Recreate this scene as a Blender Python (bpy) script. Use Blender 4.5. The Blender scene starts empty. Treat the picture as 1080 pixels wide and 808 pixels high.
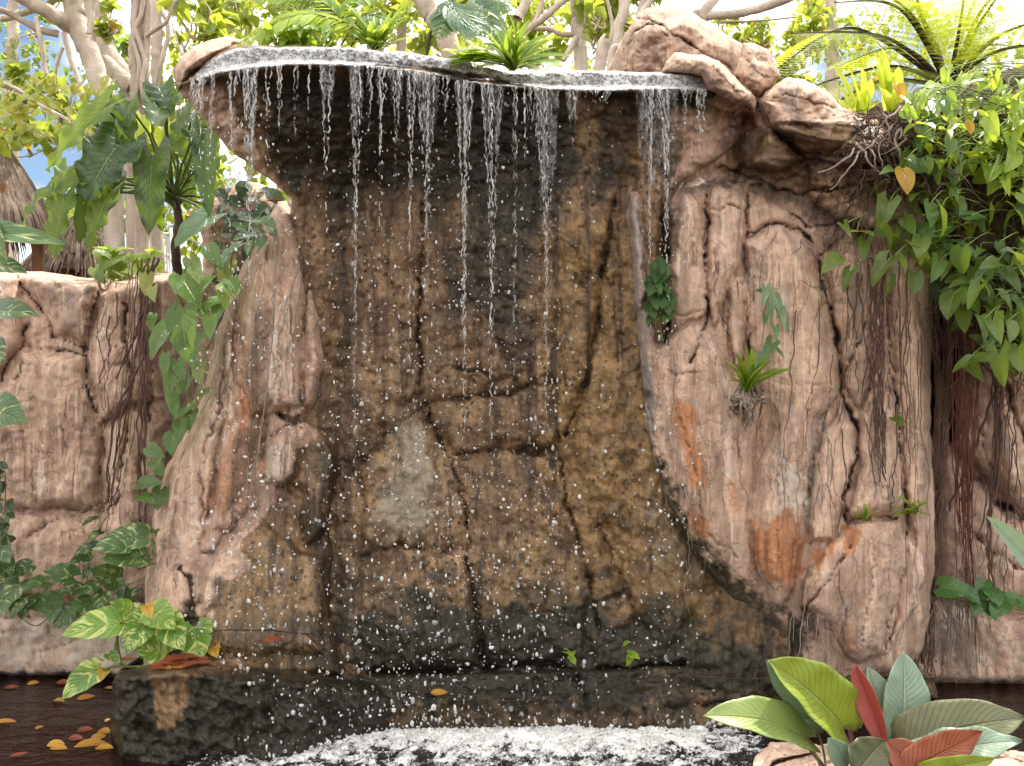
import bpy, math, random
import numpy as np
from mathutils import Vector
random.seed(7)
RNG = np.random.default_rng(11)
SC = bpy.context.scene
COL = SC.collection
F = 1000.0          # focal length in photograph pixels (photograph 1080 wide)
CAMZ = 1.75

# ------------------------------------------------------------------ frame helpers
def at(u, v, D):
    """photo pixel (1080x808) + distance in metres -> world point"""
    return ((u - 540.0) / F * D, D, CAMZ + (404.0 - v) / F * D)

def vat(u, v, D):
    return Vector(at(u, v, D))

def tag(o, label=None, cat=None, group=None, kind=None):
    if label: o['label'] = label
    if cat: o['category'] = cat
    if group: o['group'] = group
    if kind: o['kind'] = kind
    return o

def empty(name, loc=(0, 0, 0)):
    o = bpy.data.objects.new(name, None)
    o.empty_display_size = 0.1
    COL.objects.link(o)
    o.location = loc
    return o

def mesh_np(name, verts, faces, mat=None, parent=None, smooth=True, uv=None, attrs=None):
    """verts (n,3); faces: (m,4) or (m,3) array, or list of arrays. World coordinates."""
    verts = np.asarray(verts, dtype=np.float32)
    fl = faces if isinstance(faces, list) else [faces]
    fl = [np.asarray(f, dtype=np.int32) for f in fl if len(f)]
    me = bpy.data.meshes.new(name)
    me.vertices.add(len(verts))
    me.vertices.foreach_set('co', verts.ravel())
    loops = np.concatenate([f.ravel() for f in fl])
    sizes = np.concatenate([np.full(len(f), f.shape[1], dtype=np.int32) for f in fl])
    starts = np.concatenate([[0], np.cumsum(sizes)[:-1]]).astype(np.int32)
    me.loops.add(len(loops))
    me.loops.foreach_set('vertex_index', loops)
    me.polygons.add(len(sizes))
    me.polygons.foreach_set('loop_start', starts)
    me.polygons.foreach_set('loop_total', sizes)
    me.update(calc_edges=True)
    me.validate()
    me.polygons.foreach_set('use_smooth', np.full(len(me.polygons), bool(smooth)))
    if uv is not None:
        l = me.uv_layers.new(name='UVMap')
        uvv = np.asarray(uv, dtype=np.float32)
        li = np.empty(len(me.loops), dtype=np.int32)
        me.loops.foreach_get('vertex_index', li)
        l.data.foreach_set('uv', uvv[li].ravel())
    for k, a in (attrs or {}).items():
        at_ = me.attributes.new(k, 'FLOAT_COLOR', 'POINT')
        at_.data.foreach_set('color', np.asarray(a, dtype=np.float32).ravel())
    o = bpy.data.objects.new(name, me)
    COL.objects.link(o)
    if mat: me.materials.append(mat)
    if parent is not None:
        o.parent = parent
        o.matrix_parent_inverse.identity()
        pl = parent_world(parent)
        o.location = (-pl[0], -pl[1], -pl[2])
    return o

def parent_world(p):
    x = Vector((0, 0, 0))
    while p is not None:
        x = x + p.location
        p = p.parent
    return x

# ------------------------------------------------------------------ noise
_P = RNG.permutation(256).astype(np.int64)
_P = np.concatenate([_P, _P])
_G = RNG.normal(size=(256, 3)); _G /= np.linalg.norm(_G, axis=1, keepdims=True)
def perlin(x, y, z):
    x, y, z = np.broadcast_arrays(np.asarray(x, float), np.asarray(y, float), np.asarray(z, float))
    xi = np.floor(x).astype(np.int64); yi = np.floor(y).astype(np.int64); zi = np.floor(z).astype(np.int64)
    xf = x - xi; yf = y - yi; zf = z - zi
    u = xf**3*(xf*(xf*6-15)+10); v = yf**3*(yf*(yf*6-15)+10); w = zf**3*(zf*(zf*6-15)+10)
    def g(a, b, c):
        h = _P[(_P[(_P[(xi+a) & 255] + yi+b) & 255] + zi+c) & 255]
        gr = _G[h]
        return gr[..., 0]*(xf-a) + gr[..., 1]*(yf-b) + gr[..., 2]*(zf-c)
    def L(a, b, t): return a + t*(b-a)
    return 1.6*L(L(L(g(0,0,0), g(1,0,0), u), L(g(0,1,0), g(1,1,0), u), v),
             L(L(g(0,0,1), g(1,0,1), u), L(g(0,1,1), g(1,1,1), u), v), w)
def fbm(x, y, z, o=4, gain=0.5, lac=2.03):
    s = 0; a = 1.0
    for i in range(o):
        s = s + a*perlin(x, y, z); a *= gain
        x = x*lac+17.3; y = y*lac+5.1; z = z*lac+9.7
    return s
def ridge(x, y, z, o=4, gain=0.5):
    s = 0; a = 1.0
    for i in range(o):
        s = s + a*(1-np.abs(perlin(x, y, z))*1.4); a *= gain
        x = x*2.03+17.3; y = y*2.03+5.1; z = z*2.03+9.7
    return s
def sstep(a, b, x):
    t = np.clip((x-a)/(b-a), 0, 1)
    return t*t*(3-2*t)
def segdist(U, V, pts, closed=False):
    d = np.full(U.shape, 1e9)
    n = len(pts)
    for i in range(n if closed else n-1):
        ax, ay = pts[i]; bx, by = pts[(i+1) % n]
        dx, dy = bx-ax, by-ay
        L2 = dx*dx+dy*dy+1e-9
        t = np.clip(((U-ax)*dx+(V-ay)*dy)/L2, 0, 1)
        d = np.minimum(d, (U-ax-t*dx)**2+(V-ay-t*dy)**2)
    return np.sqrt(d)
def inside(U, V, pts):
    c = np.zeros(U.shape, bool)
    n = len(pts)
    for i in range(n):
        ax, ay = pts[i]; bx, by = pts[(i+1) % n]
        if ay == by: continue
        cond = (ay > V) != (by > V)
        xx = ax + (V-ay)/(by-ay)*(bx-ax)
        c ^= cond & (U < xx)
    return c
def sdf(U, V, pts):
    d = segdist(U, V, pts, True)
    return np.where(inside(U, V, pts), d, -d)

# ------------------------------------------------------------------ node helpers
class NT:
    def __init__(s, name):
        s.mat = bpy.data.materials.new(name); s.mat.use_nodes = True
        s.t = s.mat.node_tree; s.t.nodes.clear()
        s.out = s.t.nodes.new('ShaderNodeOutputMaterial')
    def n(s, typ, **kw):
        nd = s.t.nodes.new(typ)
        for k, v in kw.items():
            if k in ('operation', 'blend_type', 'data_type', 'attribute_name', 'noise_dimensions', 'feature', 'interpolation_type', 'distance', 'clamp', 'use_clamp', 'attribute_type', 'noise_type'):
                setattr(nd, k, v)
        return nd
    def lk(s, a, b): s.t.links.new(a, b)
    def val(s, sock, v):
        if isinstance(v, bpy.types.NodeSocket): s.lk(v, sock)
        else: sock.default_value = v
    def math(s, op, a, b=0.0, clamp=False):
        nd = s.n('ShaderNodeMath', operation=op, use_clamp=clamp)
        s.val(nd.inputs[0], a); s.val(nd.inputs[1], b)
        return nd.outputs[0]
    def mix(s, f, a, b, bt='MIX'):
        nd = s.n('ShaderNodeMix', data_type='RGBA', blend_type=bt)
        s.val(nd.inputs[0], f)
        s.val(nd.inputs[6], (*a, 1) if isinstance(a, tuple) and len(a) == 3 else a)
        s.val(nd.inputs[7], (*b, 1) if isinstance(b, tuple) and len(b) == 3 else b)
        return nd.outputs[2]
    def noise(s, vec, scale, detail=6.0, rough=0.6, dist=0.0):
        nd = s.n('ShaderNodeTexNoise')
        if vec is not None: s.lk(vec, nd.inputs['Vector'])
        nd.inputs['Scale'].default_value = scale; nd.inputs['Detail'].default_value = detail
        nd.inputs['Roughness'].default_value = rough; nd.inputs['Distortion'].default_value = dist
        return nd.outputs[0]
    def ss(s, x, a, b):
        nd = s.n('ShaderNodeMapRange', interpolation_type='SMOOTHSTEP')
        s.val(nd.inputs[0], x); nd.inputs[1].default_value = a; nd.inputs[2].default_value = b
        return nd.outputs[0]
    def lin(s, x, a, b, c=0.0, d=1.0):
        nd = s.n('ShaderNodeMapRange')
        s.val(nd.inputs[0], x)
        for i, q in enumerate((a, b, c, d)): nd.inputs[i+1].default_value = q
        return nd.outputs[0]
    def pos(s):
        return s.n('ShaderNodeNewGeometry').outputs['Position']
    def scaled(s, vec, sc):
        nd = s.n('ShaderNodeMapping'); s.lk(vec, nd.inputs[0]); nd.inputs['Scale'].default_value = sc
        return nd.outputs[0]
    def attr(s, name):
        a = s.n('ShaderNodeAttribute', attribute_name=name)
        sp = s.n('ShaderNodeSeparateColor'); s.lk(a.outputs['Color'], sp.inputs[0])
        return sp.outputs[0], sp.outputs[1], sp.outputs[2], a.outputs['Alpha']
    def bump(s, h, strength=0.5, dist=0.02, normal=None):
        nd = s.n('ShaderNodeBump'); s.lk(h, nd.inputs['Height'])
        nd.inputs['Strength'].default_value = strength; nd.inputs['Distance'].default_value = dist
        if normal is not None: s.lk(normal, nd.inputs['Normal'])
        return nd.outputs[0]
    def bsdf(s, color, rough=0.6, normal=None, spec=0.5, **kw):
        b = s.n('ShaderNodeBsdfPrincipled')
        s.val(b.inputs['Base Color'], (*color, 1) if isinstance(color, tuple) and len(color) == 3 else color)
        s.val(b.inputs['Roughness'], rough)
        s.val(b.inputs['Specular IOR Level'], spec)
        if normal is not None: s.lk(normal, b.inputs['Normal'])
        for k, v in kw.items(): s.val(b.inputs[k.replace('_', ' ')], v)
        return b.outputs[0]
    def done(s, sh):
        s.lk(sh, s.out.inputs['Surface']); return s.mat

# ------------------------------------------------------------------ camera, light, sky
cam = bpy.data.cameras.new('camera'); camo = bpy.data.objects.new('camera', cam); COL.objects.link(camo)
cam.sensor_width = 36.0; cam.lens = 36.0*F/1080.0; cam.clip_end = 2000; cam.clip_start = 0.05
camo.location = (0, 0, CAMZ); camo.rotation_euler = (math.pi/2, 0, 0)
SC.camera = camo
SUN_EL, SUN_AZ = math.radians(60), math.radians(38)   # azimuth from +Y (behind the cliff) towards +X
sun = bpy.data.lights.new('sun', 'SUN'); suno = bpy.data.objects.new('sun', sun); COL.objects.link(suno)
sun.energy = 3.2; sun.angle = math.radians(3); sun.color = (1, 0.95, 0.86)
sd_ = Vector((math.sin(SUN_AZ)*math.cos(SUN_EL), math.cos(SUN_AZ)*math.cos(SUN_EL), math.sin(SUN_EL)))
suno.rotation_euler = sd_.to_track_quat('Z', 'Y').to_euler(); suno.location = (0, 0, 20)
W = bpy.data.worlds.new('World'); SC.world = W; W.use_nodes = True
wt = W.node_tree; wt.nodes.clear()
wo = wt.nodes.new('ShaderNodeOutputWorld'); wb = wt.nodes.new('ShaderNodeBackground')
sk = wt.nodes.new('ShaderNodeTexSky'); sk.sky_type = 'NISHITA'; sk.sun_disc = False
sk.sun_elevation = SUN_EL; sk.sun_rotation = SUN_AZ; sk.air_density = 1.0; sk.dust_density = 0.2; sk.ozone_density = 2.2
tc = wt.nodes.new('ShaderNodeTexCoord'); mp = wt.nodes.new('ShaderNodeMapping'); mp.inputs['Scale'].default_value = (1, 1, 1.6)
mp.inputs['Location'].default_value = (1.7, 0.4, 0.3)
wt.links.new(tc.outputs['Generated'], mp.inputs[0])
nz = wt.nodes.new('ShaderNodeTexNoise'); nz.inputs['Scale'].default_value = 2.2; nz.inputs['Detail'].default_value = 7; nz.inputs['Roughness'].default_value = 0.55
wt.links.new(mp.outputs[0], nz.inputs['Vector'])
mr = wt.nodes.new('ShaderNodeMapRange'); mr.interpolation_type = 'SMOOTHSTEP'
mr.inputs[1].default_value = 0.395; mr.inputs[2].default_value = 0.55
wt.links.new(nz.outputs[0], mr.inputs[0])
mx = wt.nodes.new('ShaderNodeMix'); mx.data_type = 'RGBA'
wt.links.new(mr.outputs[0], mx.inputs[0]); wt.links.new(sk.outputs[0], mx.inputs[6]); mx.inputs[7].default_value = (24.5, 23.2, 21.2, 1)
wt.links.new(mx.outputs[2], wb.inputs[0]); wb.inputs[1].default_value = 0.06
wt.links.new(wb.outputs[0], wo.inputs[0])
SC.view_settings.view_transform = 'Standard'; SC.view_settings.look = 'None'; SC.view_settings.gamma = 1
SC.view_settings.exposure = 1.3
SC.render.engine = 'CYCLES'
SC.cycles.max_bounces = 8; SC.cycles.transparent_max_bounces = 12; SC.cycles.transmission_bounces = 6
SC.cycles.use_denoising = True
SC.cycles.caustics_refractive = False; SC.cycles.caustics_reflective = False
# ================================================================== ROCK
def rock_material():
    m = NT('rock')
    P = m.pos()
    wet, rust, black, pale = m.attr('mA')
    dirt, moss, grey, ochre = m.attr('mB')
    n1 = m.noise(P, 2.3, 8, 0.62)
    n2 = m.noise(P, 9.0, 8, 0.65)
    n3 = m.noise(P, 38.0, 6, 0.7)
    st = m.noise(m.scaled(P, (9, 9, 0.9)), 1.0, 7, 0.62, 0.6)      # vertical streaks
    st2 = m.noise(m.scaled(P, (26, 26, 1.6)), 1.0, 6, 0.65, 0.4)
    def brk(mask, n, amt=0.9, lo=0.35, hi=0.65):
        return m.ss(m.math('ADD', mask, m.math('MULTIPLY', m.math('SUBTRACT', n, 0.5), amt)), lo, hi)
    c = m.mix(m.ss(n1, 0.34, 0.64), (0.40, 0.25, 0.175), (0.66, 0.455, 0.345))
    c = m.mix(m.math('MULTIPLY', m.ss(st, 0.45, 0.75), 0.75), c, (0.68, 0.48, 0.36))
    c = m.mix(m.math('MULTIPLY', m.ss(st, 0.46, 0.28), 0.7), c, (0.20, 0.125, 0.09))
    c = m.mix(m.math('MULTIPLY', m.ss(st2, 0.52, 0.70), 0.55), c, (0.46, 0.38, 0.34))
    n5 = m.noise(m.scaled(P, (5, 5, 2.6)), 1.0, 9, 0.7, 1.2)
    c = m.mix(m.math('MULTIPLY', m.ss(n5, 0.53, 0.58), 0.65), c, (0.66, 0.46, 0.335))
    c = m.mix(m.math('MULTIPLY', m.ss(n5, 0.45, 0.36), 0.55), c, (0.19, 0.115, 0.08))
    c = m.mix(m.math('MULTIPLY', m.ss(n2, 0.60, 0.42), 0.35), c, (0.24, 0.15, 0.105))
    st3 = m.noise(m.scaled(P, (4.2, 4.2, 0.5)), 1.0, 8, 0.68, 1.0)
    c = m.mix(m.math('MULTIPLY', m.ss(st3, 0.49, 0.38), 0.62), c, (0.25, 0.17, 0.135))
    c = m.mix(m.math('MULTIPLY', m.ss(st3, 0.585, 0.63), 0.55), c, (0.30, 0.245, 0.225))
    c = m.mix(m.math('MULTIPLY', m.ss(st2, 0.44, 0.34), m.ss(n1, 0.62, 0.45)), c, (0.15, 0.095, 0.072))
    st5 = m.noise(m.scaled(P, (13, 13, 0.55)), 1.0, 8, 0.7, 0.9)
    c = m.mix(m.math('MULTIPLY', m.ss(st5, 0.55, 0.63), 0.6), c, (0.76, 0.60, 0.48))
    c = m.mix(m.math('MULTIPLY', m.ss(st5, 0.41, 0.35), 0.5), c, (0.45, 0.40, 0.37))
    c = m.mix(brk(grey, st2, 1.8, 0.2, 1.0), c, m.mix(n2, (0.20, 0.175, 0.16), (0.40, 0.36, 0.33)))
    c = m.mix(brk(pale, m.math('ADD', m.math('MULTIPLY', n2, 0.6), m.math('MULTIPLY', st2, 0.4)), 2.4, 0.25, 1.1), c, m.mix(n3, (0.46, 0.40, 0.33), (0.62, 0.56, 0.48)))
    c = m.mix(m.math('MULTIPLY', brk(rust, m.math('ADD', m.math('MULTIPLY', st2, 0.6), m.math('MULTIPLY', n3, 0.4)), 1.9, 0.15, 1.0), 0.9), c, m.mix(m.ss(st2, 0.35, 0.65), (0.29, 0.105, 0.04), (0.50, 0.225, 0.10)))
    # wet stone
    w = m.mix(m.ss(n1, 0.35, 0.65), (0.105, 0.060, 0.030), (0.30, 0.185, 0.095))
    w = m.mix(m.math('MULTIPLY', m.ss(n5, 0.53, 0.62), 0.6), w, (0.40, 0.265, 0.145))
    w = m.mix(m.math('MULTIPLY', m.ss(n5, 0.47, 0.37), 0.6), w, (0.040, 0.022, 0.013))
    w = m.mix(m.math('MULTIPLY', m.ss(st, 0.52, 0.36), 0.75), w, (0.035, 0.024, 0.017))
    w = m.mix(m.math('MULTIPLY', m.ss(n2, 0.52, 0.70), 0.55), w, (0.27, 0.18, 0.098))
    oc = m.mix(m.ss(n2, 0.35, 0.65), (0.120, 0.068, 0.024), (0.34, 0.205, 0.088))
    w = m.mix(brk(ochre, m.math('ADD', m.math('MULTIPLY', n2, 0.6), m.math('MULTIPLY', st, 0.4)), 2.0, 0.2, 1.1), w, oc)
    w = m.mix(m.math('MULTIPLY', m.ss(n3, 0.58, 0.68), 0.75), w, (0.032, 0.024, 0.018))
    st4 = m.noise(m.scaled(P, (7, 7, 0.28)), 1.0, 8, 0.66, 0.5)
    w = m.mix(m.math('MULTIPLY', m.ss(st4, 0.48, 0.36), 0.85), w, (0.034, 0.020, 0.012))
    w = m.mix(m.math('MULTIPLY', m.ss(st4, 0.57, 0.68), 0.5), w, (0.34, 0.235, 0.14))
    vs = m.n('ShaderNodeTexVoronoi'); m.lk(P, vs.inputs['Vector']); vs.inputs['Scale'].default_value = 24.0
    spot = m.math('MULTIPLY', m.ss(m.math('ADD', vs.outputs['Distance'], m.math('MULTIPLY', m.math('SUBTRACT', n3, 0.5), 0.5)), 0.34, 0.22), m.ss(n1, 0.46, 0.56))
    w = m.mix(m.math('MULTIPLY', spot, 0.8), w, (0.030, 0.019, 0.012))
    wm = brk(wet, st, 0.7)
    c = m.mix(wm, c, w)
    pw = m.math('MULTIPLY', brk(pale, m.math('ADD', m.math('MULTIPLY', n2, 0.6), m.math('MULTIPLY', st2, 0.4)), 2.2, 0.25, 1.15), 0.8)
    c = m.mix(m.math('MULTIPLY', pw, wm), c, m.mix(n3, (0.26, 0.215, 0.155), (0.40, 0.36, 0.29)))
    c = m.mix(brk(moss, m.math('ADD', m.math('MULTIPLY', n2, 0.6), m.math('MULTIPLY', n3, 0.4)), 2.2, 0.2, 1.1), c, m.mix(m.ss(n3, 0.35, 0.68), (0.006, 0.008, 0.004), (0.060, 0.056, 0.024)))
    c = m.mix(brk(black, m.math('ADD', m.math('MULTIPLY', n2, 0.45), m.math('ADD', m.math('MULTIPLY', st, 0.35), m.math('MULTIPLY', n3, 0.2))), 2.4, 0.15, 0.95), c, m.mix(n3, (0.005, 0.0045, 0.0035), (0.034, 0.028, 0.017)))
    # pits and grain
    c = m.mix(m.math('MULTIPLY', m.ss(n3, 0.40, 0.29), 0.4), c, (0.11, 0.07, 0.05))
    gr = m.noise(P, 160.0, 3, 0.7)
    c = m.mix(0.35, c, m.mix(gr, (0.25, 0.25, 0.25), (0.75, 0.75, 0.75)), 'OVERLAY')
    # grime in cracks
    c = m.mix(m.math('MULTIPLY', m.ss(m.math('ADD', dirt, m.math('MULTIPLY', m.math('SUBTRACT', n3, 0.5), 0.5)), 0.3, 0.9), 0.85), c, (0.022, 0.016, 0.013))
    # bump
    vor = m.n('ShaderNodeTexVoronoi', feature='DISTANCE_TO_EDGE')
    wv = m.n('ShaderNodeVectorMath', operation='ADD')
    nzc = m.n('ShaderNodeTexNoise'); m.lk(P, nzc.inputs['Vector']); nzc.inputs['Scale'].default_value = 4; nzc.inputs['Detail'].default_value = 5
    sc_ = m.n('ShaderNodeVectorMath', operation='SCALE'); m.lk(nzc.outputs['Color'], sc_.inputs[0]); sc_.inputs['Scale'].default_value = 0.5
    m.lk(m.scaled(P, (1.2, 1.2, 0.7)), wv.inputs[0]); m.lk(sc_.outputs[0], wv.inputs[1])
    m.lk(wv.outputs[0], vor.inputs['Vector']); vor.inputs['Scale'].default_value = 5.0
    fine = m.ss(vor.outputs[0], 0.0, 0.035)
    sel = m.ss(n1, 0.5, 0.58)
    fine = m.math('MAXIMUM', fine, sel)
    c = m.mix(m.math('MULTIPLY', m.math('SUBTRACT', 1.0, fine), 0.35), c, (0.07, 0.045, 0.035))
    h = m.math('ADD', m.math('MULTIPLY', n2, 0.9), m.math('MULTIPLY', n3, 0.40))
    h = m.math('ADD', h, m.math('MULTIPLY', st2, 0.45))
    h = m.math('ADD', h, m.math('MULTIPLY', gr, 0.12))
    h = m.math('ADD', h, m.math('MULTIPLY', fine, 0.12))
    nb = m.bump(h, 0.55, 0.04)
    r = m.mix(wm, (0.9, 0.9, 0.9), m.mix(m.ss(n2, 0.35, 0.65), (0.16, 0.16, 0.16), (0.50, 0.50, 0.50)))
    return m.done(m.bsdf(c, r, nb, 0.4))
ROCK = rock_material()

def relief(name, poly, depth_fn, step=2.5, rw=25, ra=0.3, solid=False, edge_noise=2.5, mat=None, parent=None, back=1.0, smooth=True):
    """Rock body whose outline is `poly`; depth_fn(U,V,sd)->(D, maskA(4), maskB(4))."""
    P = np.array(poly, float)
    u0, v0 = P.min(0)-2*step; u1, v1 = P.max(0)+2*step
    us = np.arange(u0, u1+step, step); vs = np.arange(v0, v1+step, step)
    U, V = np.meshgrid(us, vs)
    def sd_at(U, V):
        return sdf(U, V, poly) + edge_noise*fbm(U/22., V/22., 3.3+len(poly), 3)
    sd = sd_at(U, V)
    keep = sd > -1.3*step
    gy, gx = np.gradient(sd, step)
    gl = np.sqrt(gx*gx+gy*gy)+1e-6
    out = sd < 0
    U = np.where(out, U - gx/gl*sd, U); V = np.where(out, V - gy/gl*sd, V)
    sdc = np.maximum(sd, 0)
    D, A, B = depth_fn(U, V, sdc)
    rw_ = rw(U, V) if callable(rw) else rw; ra_ = ra(U, V) if callable(ra) else ra
    t = np.clip(sdc/rw_, 0, 1)
    D = D + ra_*(1-np.sqrt(np.clip(1-(1-t)**2, 0, 1)))
    idx = -np.ones(U.shape, np.int64)
    idx[keep] = np.arange(keep.sum())
    a, b, c, d = idx[:-1, :-1], idx[:-1, 1:], idx[1:, 1:], idx[1:, :-1]
    ok = (a >= 0) & (b >= 0) & (c >= 0) & (d >= 0)
    # skip cells fully outside
    inn = (~out[:-1, :-1]) | (~out[:-1, 1:]) | (~out[1:, 1:]) | (~out[1:, :-1])
    ok &= inn
    faces = np.stack([a[ok], d[ok], c[ok], b[ok]], 1)
    Uk, Vk, Dk = U[keep], V[keep], D[keep]
    verts = np.stack([(Uk-540)/F*Dk, Dk, CAMZ+(404-Vk)/F*Dk], 1)
    A = np.stack([np.broadcast_to(x, U.shape)[keep] for x in A], 1)
    B = np.stack([np.broadcast_to(x, U.shape)[keep] for x in B], 1)
    if solid:
        De = np.percentile(Dk[(sdc[keep] < 1)], 50) if (sdc[keep] < 1).any() else Dk.max()
        tt = np.clip(sdc[keep]/rw, 0, 1)
        Db = np.maximum(Dk, De) + back*np.sqrt(np.clip(1-(1-tt)**2, 0, 1))*np.clip(sdc[keep]/60, 0, 1) + 0.02*(sdc[keep] > 0)
        Db = np.where(out[keep], Dk, Db)
        vb = np.stack([verts[:, 0], Db, verts[:, 2]], 1)
        n = len(verts)
        rim = out[keep]
        mapb = np.where(rim, np.arange(n), np.arange(n)+n)
        fb = mapb[faces][:, ::-1]
        faces = np.concatenate([faces, fb]); verts = np.concatenate([verts, vb])
        A = np.concatenate([A, A]); B = np.concatenate([B, B])
    used = np.zeros(len(verts), bool); used[faces.ravel()] = True
    remap = np.cumsum(used)-1
    o = mesh_np(name, verts[used], remap[faces], mat or ROCK, parent, smooth, attrs={'mA': A[used], 'mB': B[used]})
    return o

def warp(U, V, amp=5.0, sc=40., seed=0.):
    return U+amp*fbm(U/sc, V/sc, seed+1.7, 4), V+amp*fbm(U/sc, V/sc, seed+8.2, 4)

def cracks(U, V, lst):
    """list of (points, width_px, depth_m): returns extra depth and dirt mask"""
    dd = np.zeros(U.shape); dirt = np.zeros(U.shape)
    Uw, Vw = warp(U, V, 4.0, 16.)
    for pts, w, dep in lst:
        d = segdist(Uw, Vw, pts)
        vr = np.clip(0.55+0.8*fbm(U/24., V/24., 2.2+len(pts), 3), 0.12, 1.35)
        ww = w*0.66*(0.3+vr)
        g = np.exp(-(d/ww)**2)
        dd = np.maximum(dd, dep*g*np.minimum(1, 0.35+vr) + 0.16*dep*np.exp(-np.abs(d)/(2.6*ww)))
        dirt = np.maximum(dirt, np.exp(-(d/(1.15*ww))**2)*min(1, dep/0.04)*np.minimum(1, 0.3+vr))
    return dd, dirt

def lobes(U, V, base, lst, k=0.03, wamp=4.0):
    """stack of bulging lobes (poly, amp, width): smooth-min of depths; also returns crease mask"""
    D = base.copy(); crease = np.zeros(U.shape)
    Uw, Vw = warp(U, V, wamp, 30., 4.)
    for poly, amp, w in lst:
        s = sdf(Uw, Vw, poly)
        t = np.clip(s/w, 0, 1)
        prof = np.sqrt(np.clip(1-(1-t)**2, 0, 1))
        Di = np.where(s > 0, base-amp*prof, base+np.clip(-s/w, 0, 3)*0.3)
        crease = np.maximum(crease*np.where(s > 4, 0.0, 1.0), np.exp(-(s/2.6)**2)*0.8)
        h = np.clip(0.5+0.5*(D-Di)/k, 0, 1)
        D = D*(1-h)+Di*h - k*h*(1-h)
    return D, crease

def pm(U, V, poly, soft=12, namp=10, nsc=35., seed=0., stretch=1.0):
    n = namp*fbm(U/nsc, V/(nsc*stretch), 5.5+seed, 4)
    return sstep(-soft, soft, sdf(U, V, poly)+n)

def fine_cracks(U, V, seed, zs=0.5, amt=1.0):
    x = (U-540)/200.; z = (404-V)/200.
    x2 = x+0.10*fbm(x*6, seed, z*6, 3); z2 = z+0.10*fbm(x*6, seed+9, z*6, 3)
    n = perlin(x2*3.1, seed*1.7, z2*3.1*zs); n2 = perlin(x2*7.3, seed*2.3, z2*7.3*zs)
    gate = sstep(0.0, 0.35, fbm(x*1.7, seed+4, z*1.7, 2)+0.1); gate2 = sstep(0.0, 0.4, fbm(x*2.6, seed+6, z*2.6, 2))
    c = np.maximum(np.exp(-(n/0.022)**2)*gate, 0.7*np.exp(-(n2/0.035)**2)*gate2)
    return c*amt

def rough(U, V, D, big=0.05, mid=0.025, fine=0.008, zs=0.6, seed=0):
    x = (U-540)/F*D; z = CAMZ+(404-V)/F*D
    r = big*fbm(x*1.6+seed, D*1.6, z*1.6*zs, 4)
    r = r + mid*(1-ridge(x*5+seed, D*5, z*5*zs, 4)*0.6)
    r = r + mid*0.45*np.abs(fbm(x*13+seed, D*13, z*13*zs, 3))
    r = r + fine*1.3*fbm(x*26+seed, D*26, z*26*zs, 4)
    return r

# ------------------------------------------------------------------ central wet cliff with the overhanging lip
LIPU = np.array([170, 187, 210, 233, 265, 301, 330, 360, 400, 443, 470, 494, 520, 550, 575, 627, 680, 720, 750, 775, 800])
LIPV = np.array([94, 90, 83, 77, 72, 69, 68.5, 69, 72, 77, 82, 88, 91, 93, 95, 96, 95, 94, 98, 106, 124.])
TOPV_U = np.array([170, 195, 215, 247, 300, 360, 427, 494, 527, 548, 560, 644, 720, 800])
TOPV_V = np.array([80, 66, 56, 49, 48, 50, 55, 65, 71, 75, 73, 75, 77, 84.])
def lipv(U): return np.interp(U, LIPU, LIPV)
def lipD(U): return 1510.0/(404-np.interp(U, LIPU, LIPV)*1.0+0)*1.0
def topv(U): return np.interp(U, TOPV_U, TOPV_V)

CEN = [(187, 86), (191, 98), (203, 112), (218, 132), (240, 156), (268, 178), (292, 195), (308, 211), (304, 235), (300, 290), (300, 330),
       (296, 380), (290, 470), (215, 540), (190, 620), (185, 745), (850, 745), (852, 640), (790, 560), (740, 470), (710, 360), (696, 230), (720, 192),
       (752, 172), (778, 150), (797, 126), (790, 96), (752, 84), (720, 77), (644, 75), (562, 73), (548, 76), (527, 71), (494, 65), (427, 55), (360, 50), (300, 48), (247, 48), (215, 56), (195, 70)]
CEN_CR = [
 ([(445, 215), (445, 270), (442, 354), (445, 417), (457, 450), (474, 484), (487, 524), (492, 540), (493, 583), (497, 617), (503, 650), (510, 697)], 2.6, 0.07),
 ([(446, 428), (470, 423), (500, 419), (540, 414), (560, 407), (584, 402)], 3.2, 0.07),
 ([(462, 392), (474, 389), (504, 390), (516, 396)], 3.0, 0.05),
 ([(480, 481), (500, 476), (520, 474), (560, 477), (587, 475)], 3.0, 0.07),
 ([(587, 440), (590, 464), (594, 504), (599, 537), (602, 540), (610, 573), (623, 620), (632, 660)], 2.6, 0.06),
 ([(650, 205), (645, 235), (637, 270), (634, 303), (627, 360), (617, 404), (607, 434), (596, 460)], 3.4, 0.07),
 ([(607, 265), (618, 290), (627, 303)], 1.8, 0.03),
 ([(622, 540), (627, 550), (643, 580), (660, 623), (673, 657)], 2.0, 0.04),
 ([(615, 640), (623, 635), (643, 630), (662, 623)], 3.6, 0.05),
 ([(380, 590), (400, 581), (420, 575), (460, 583), (490, 577)], 2.6, 0.05),
 ([(444, 430), (410, 457), (380, 487), (360, 510)], 2.2, 0.035),
 ([(480, 300), (520, 340), (540, 400)], 1.6, 0.02),
 ([(400, 250), (415, 320), (425, 350)], 1.6, 0.025),
 ([(655, 370), (690, 362)], 2.5, 0.05), ([(660, 400), (680, 385)], 2., 0.03),
 ([(330, 716), (383, 713), (460, 710), (520, 703), (560, 700), (593, 703), (613, 713), (640, 706), (720, 700)], 4, 0.10),
 ([(560, 640), (600, 655), (640, 690)], 2, 0.03),
]
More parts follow.
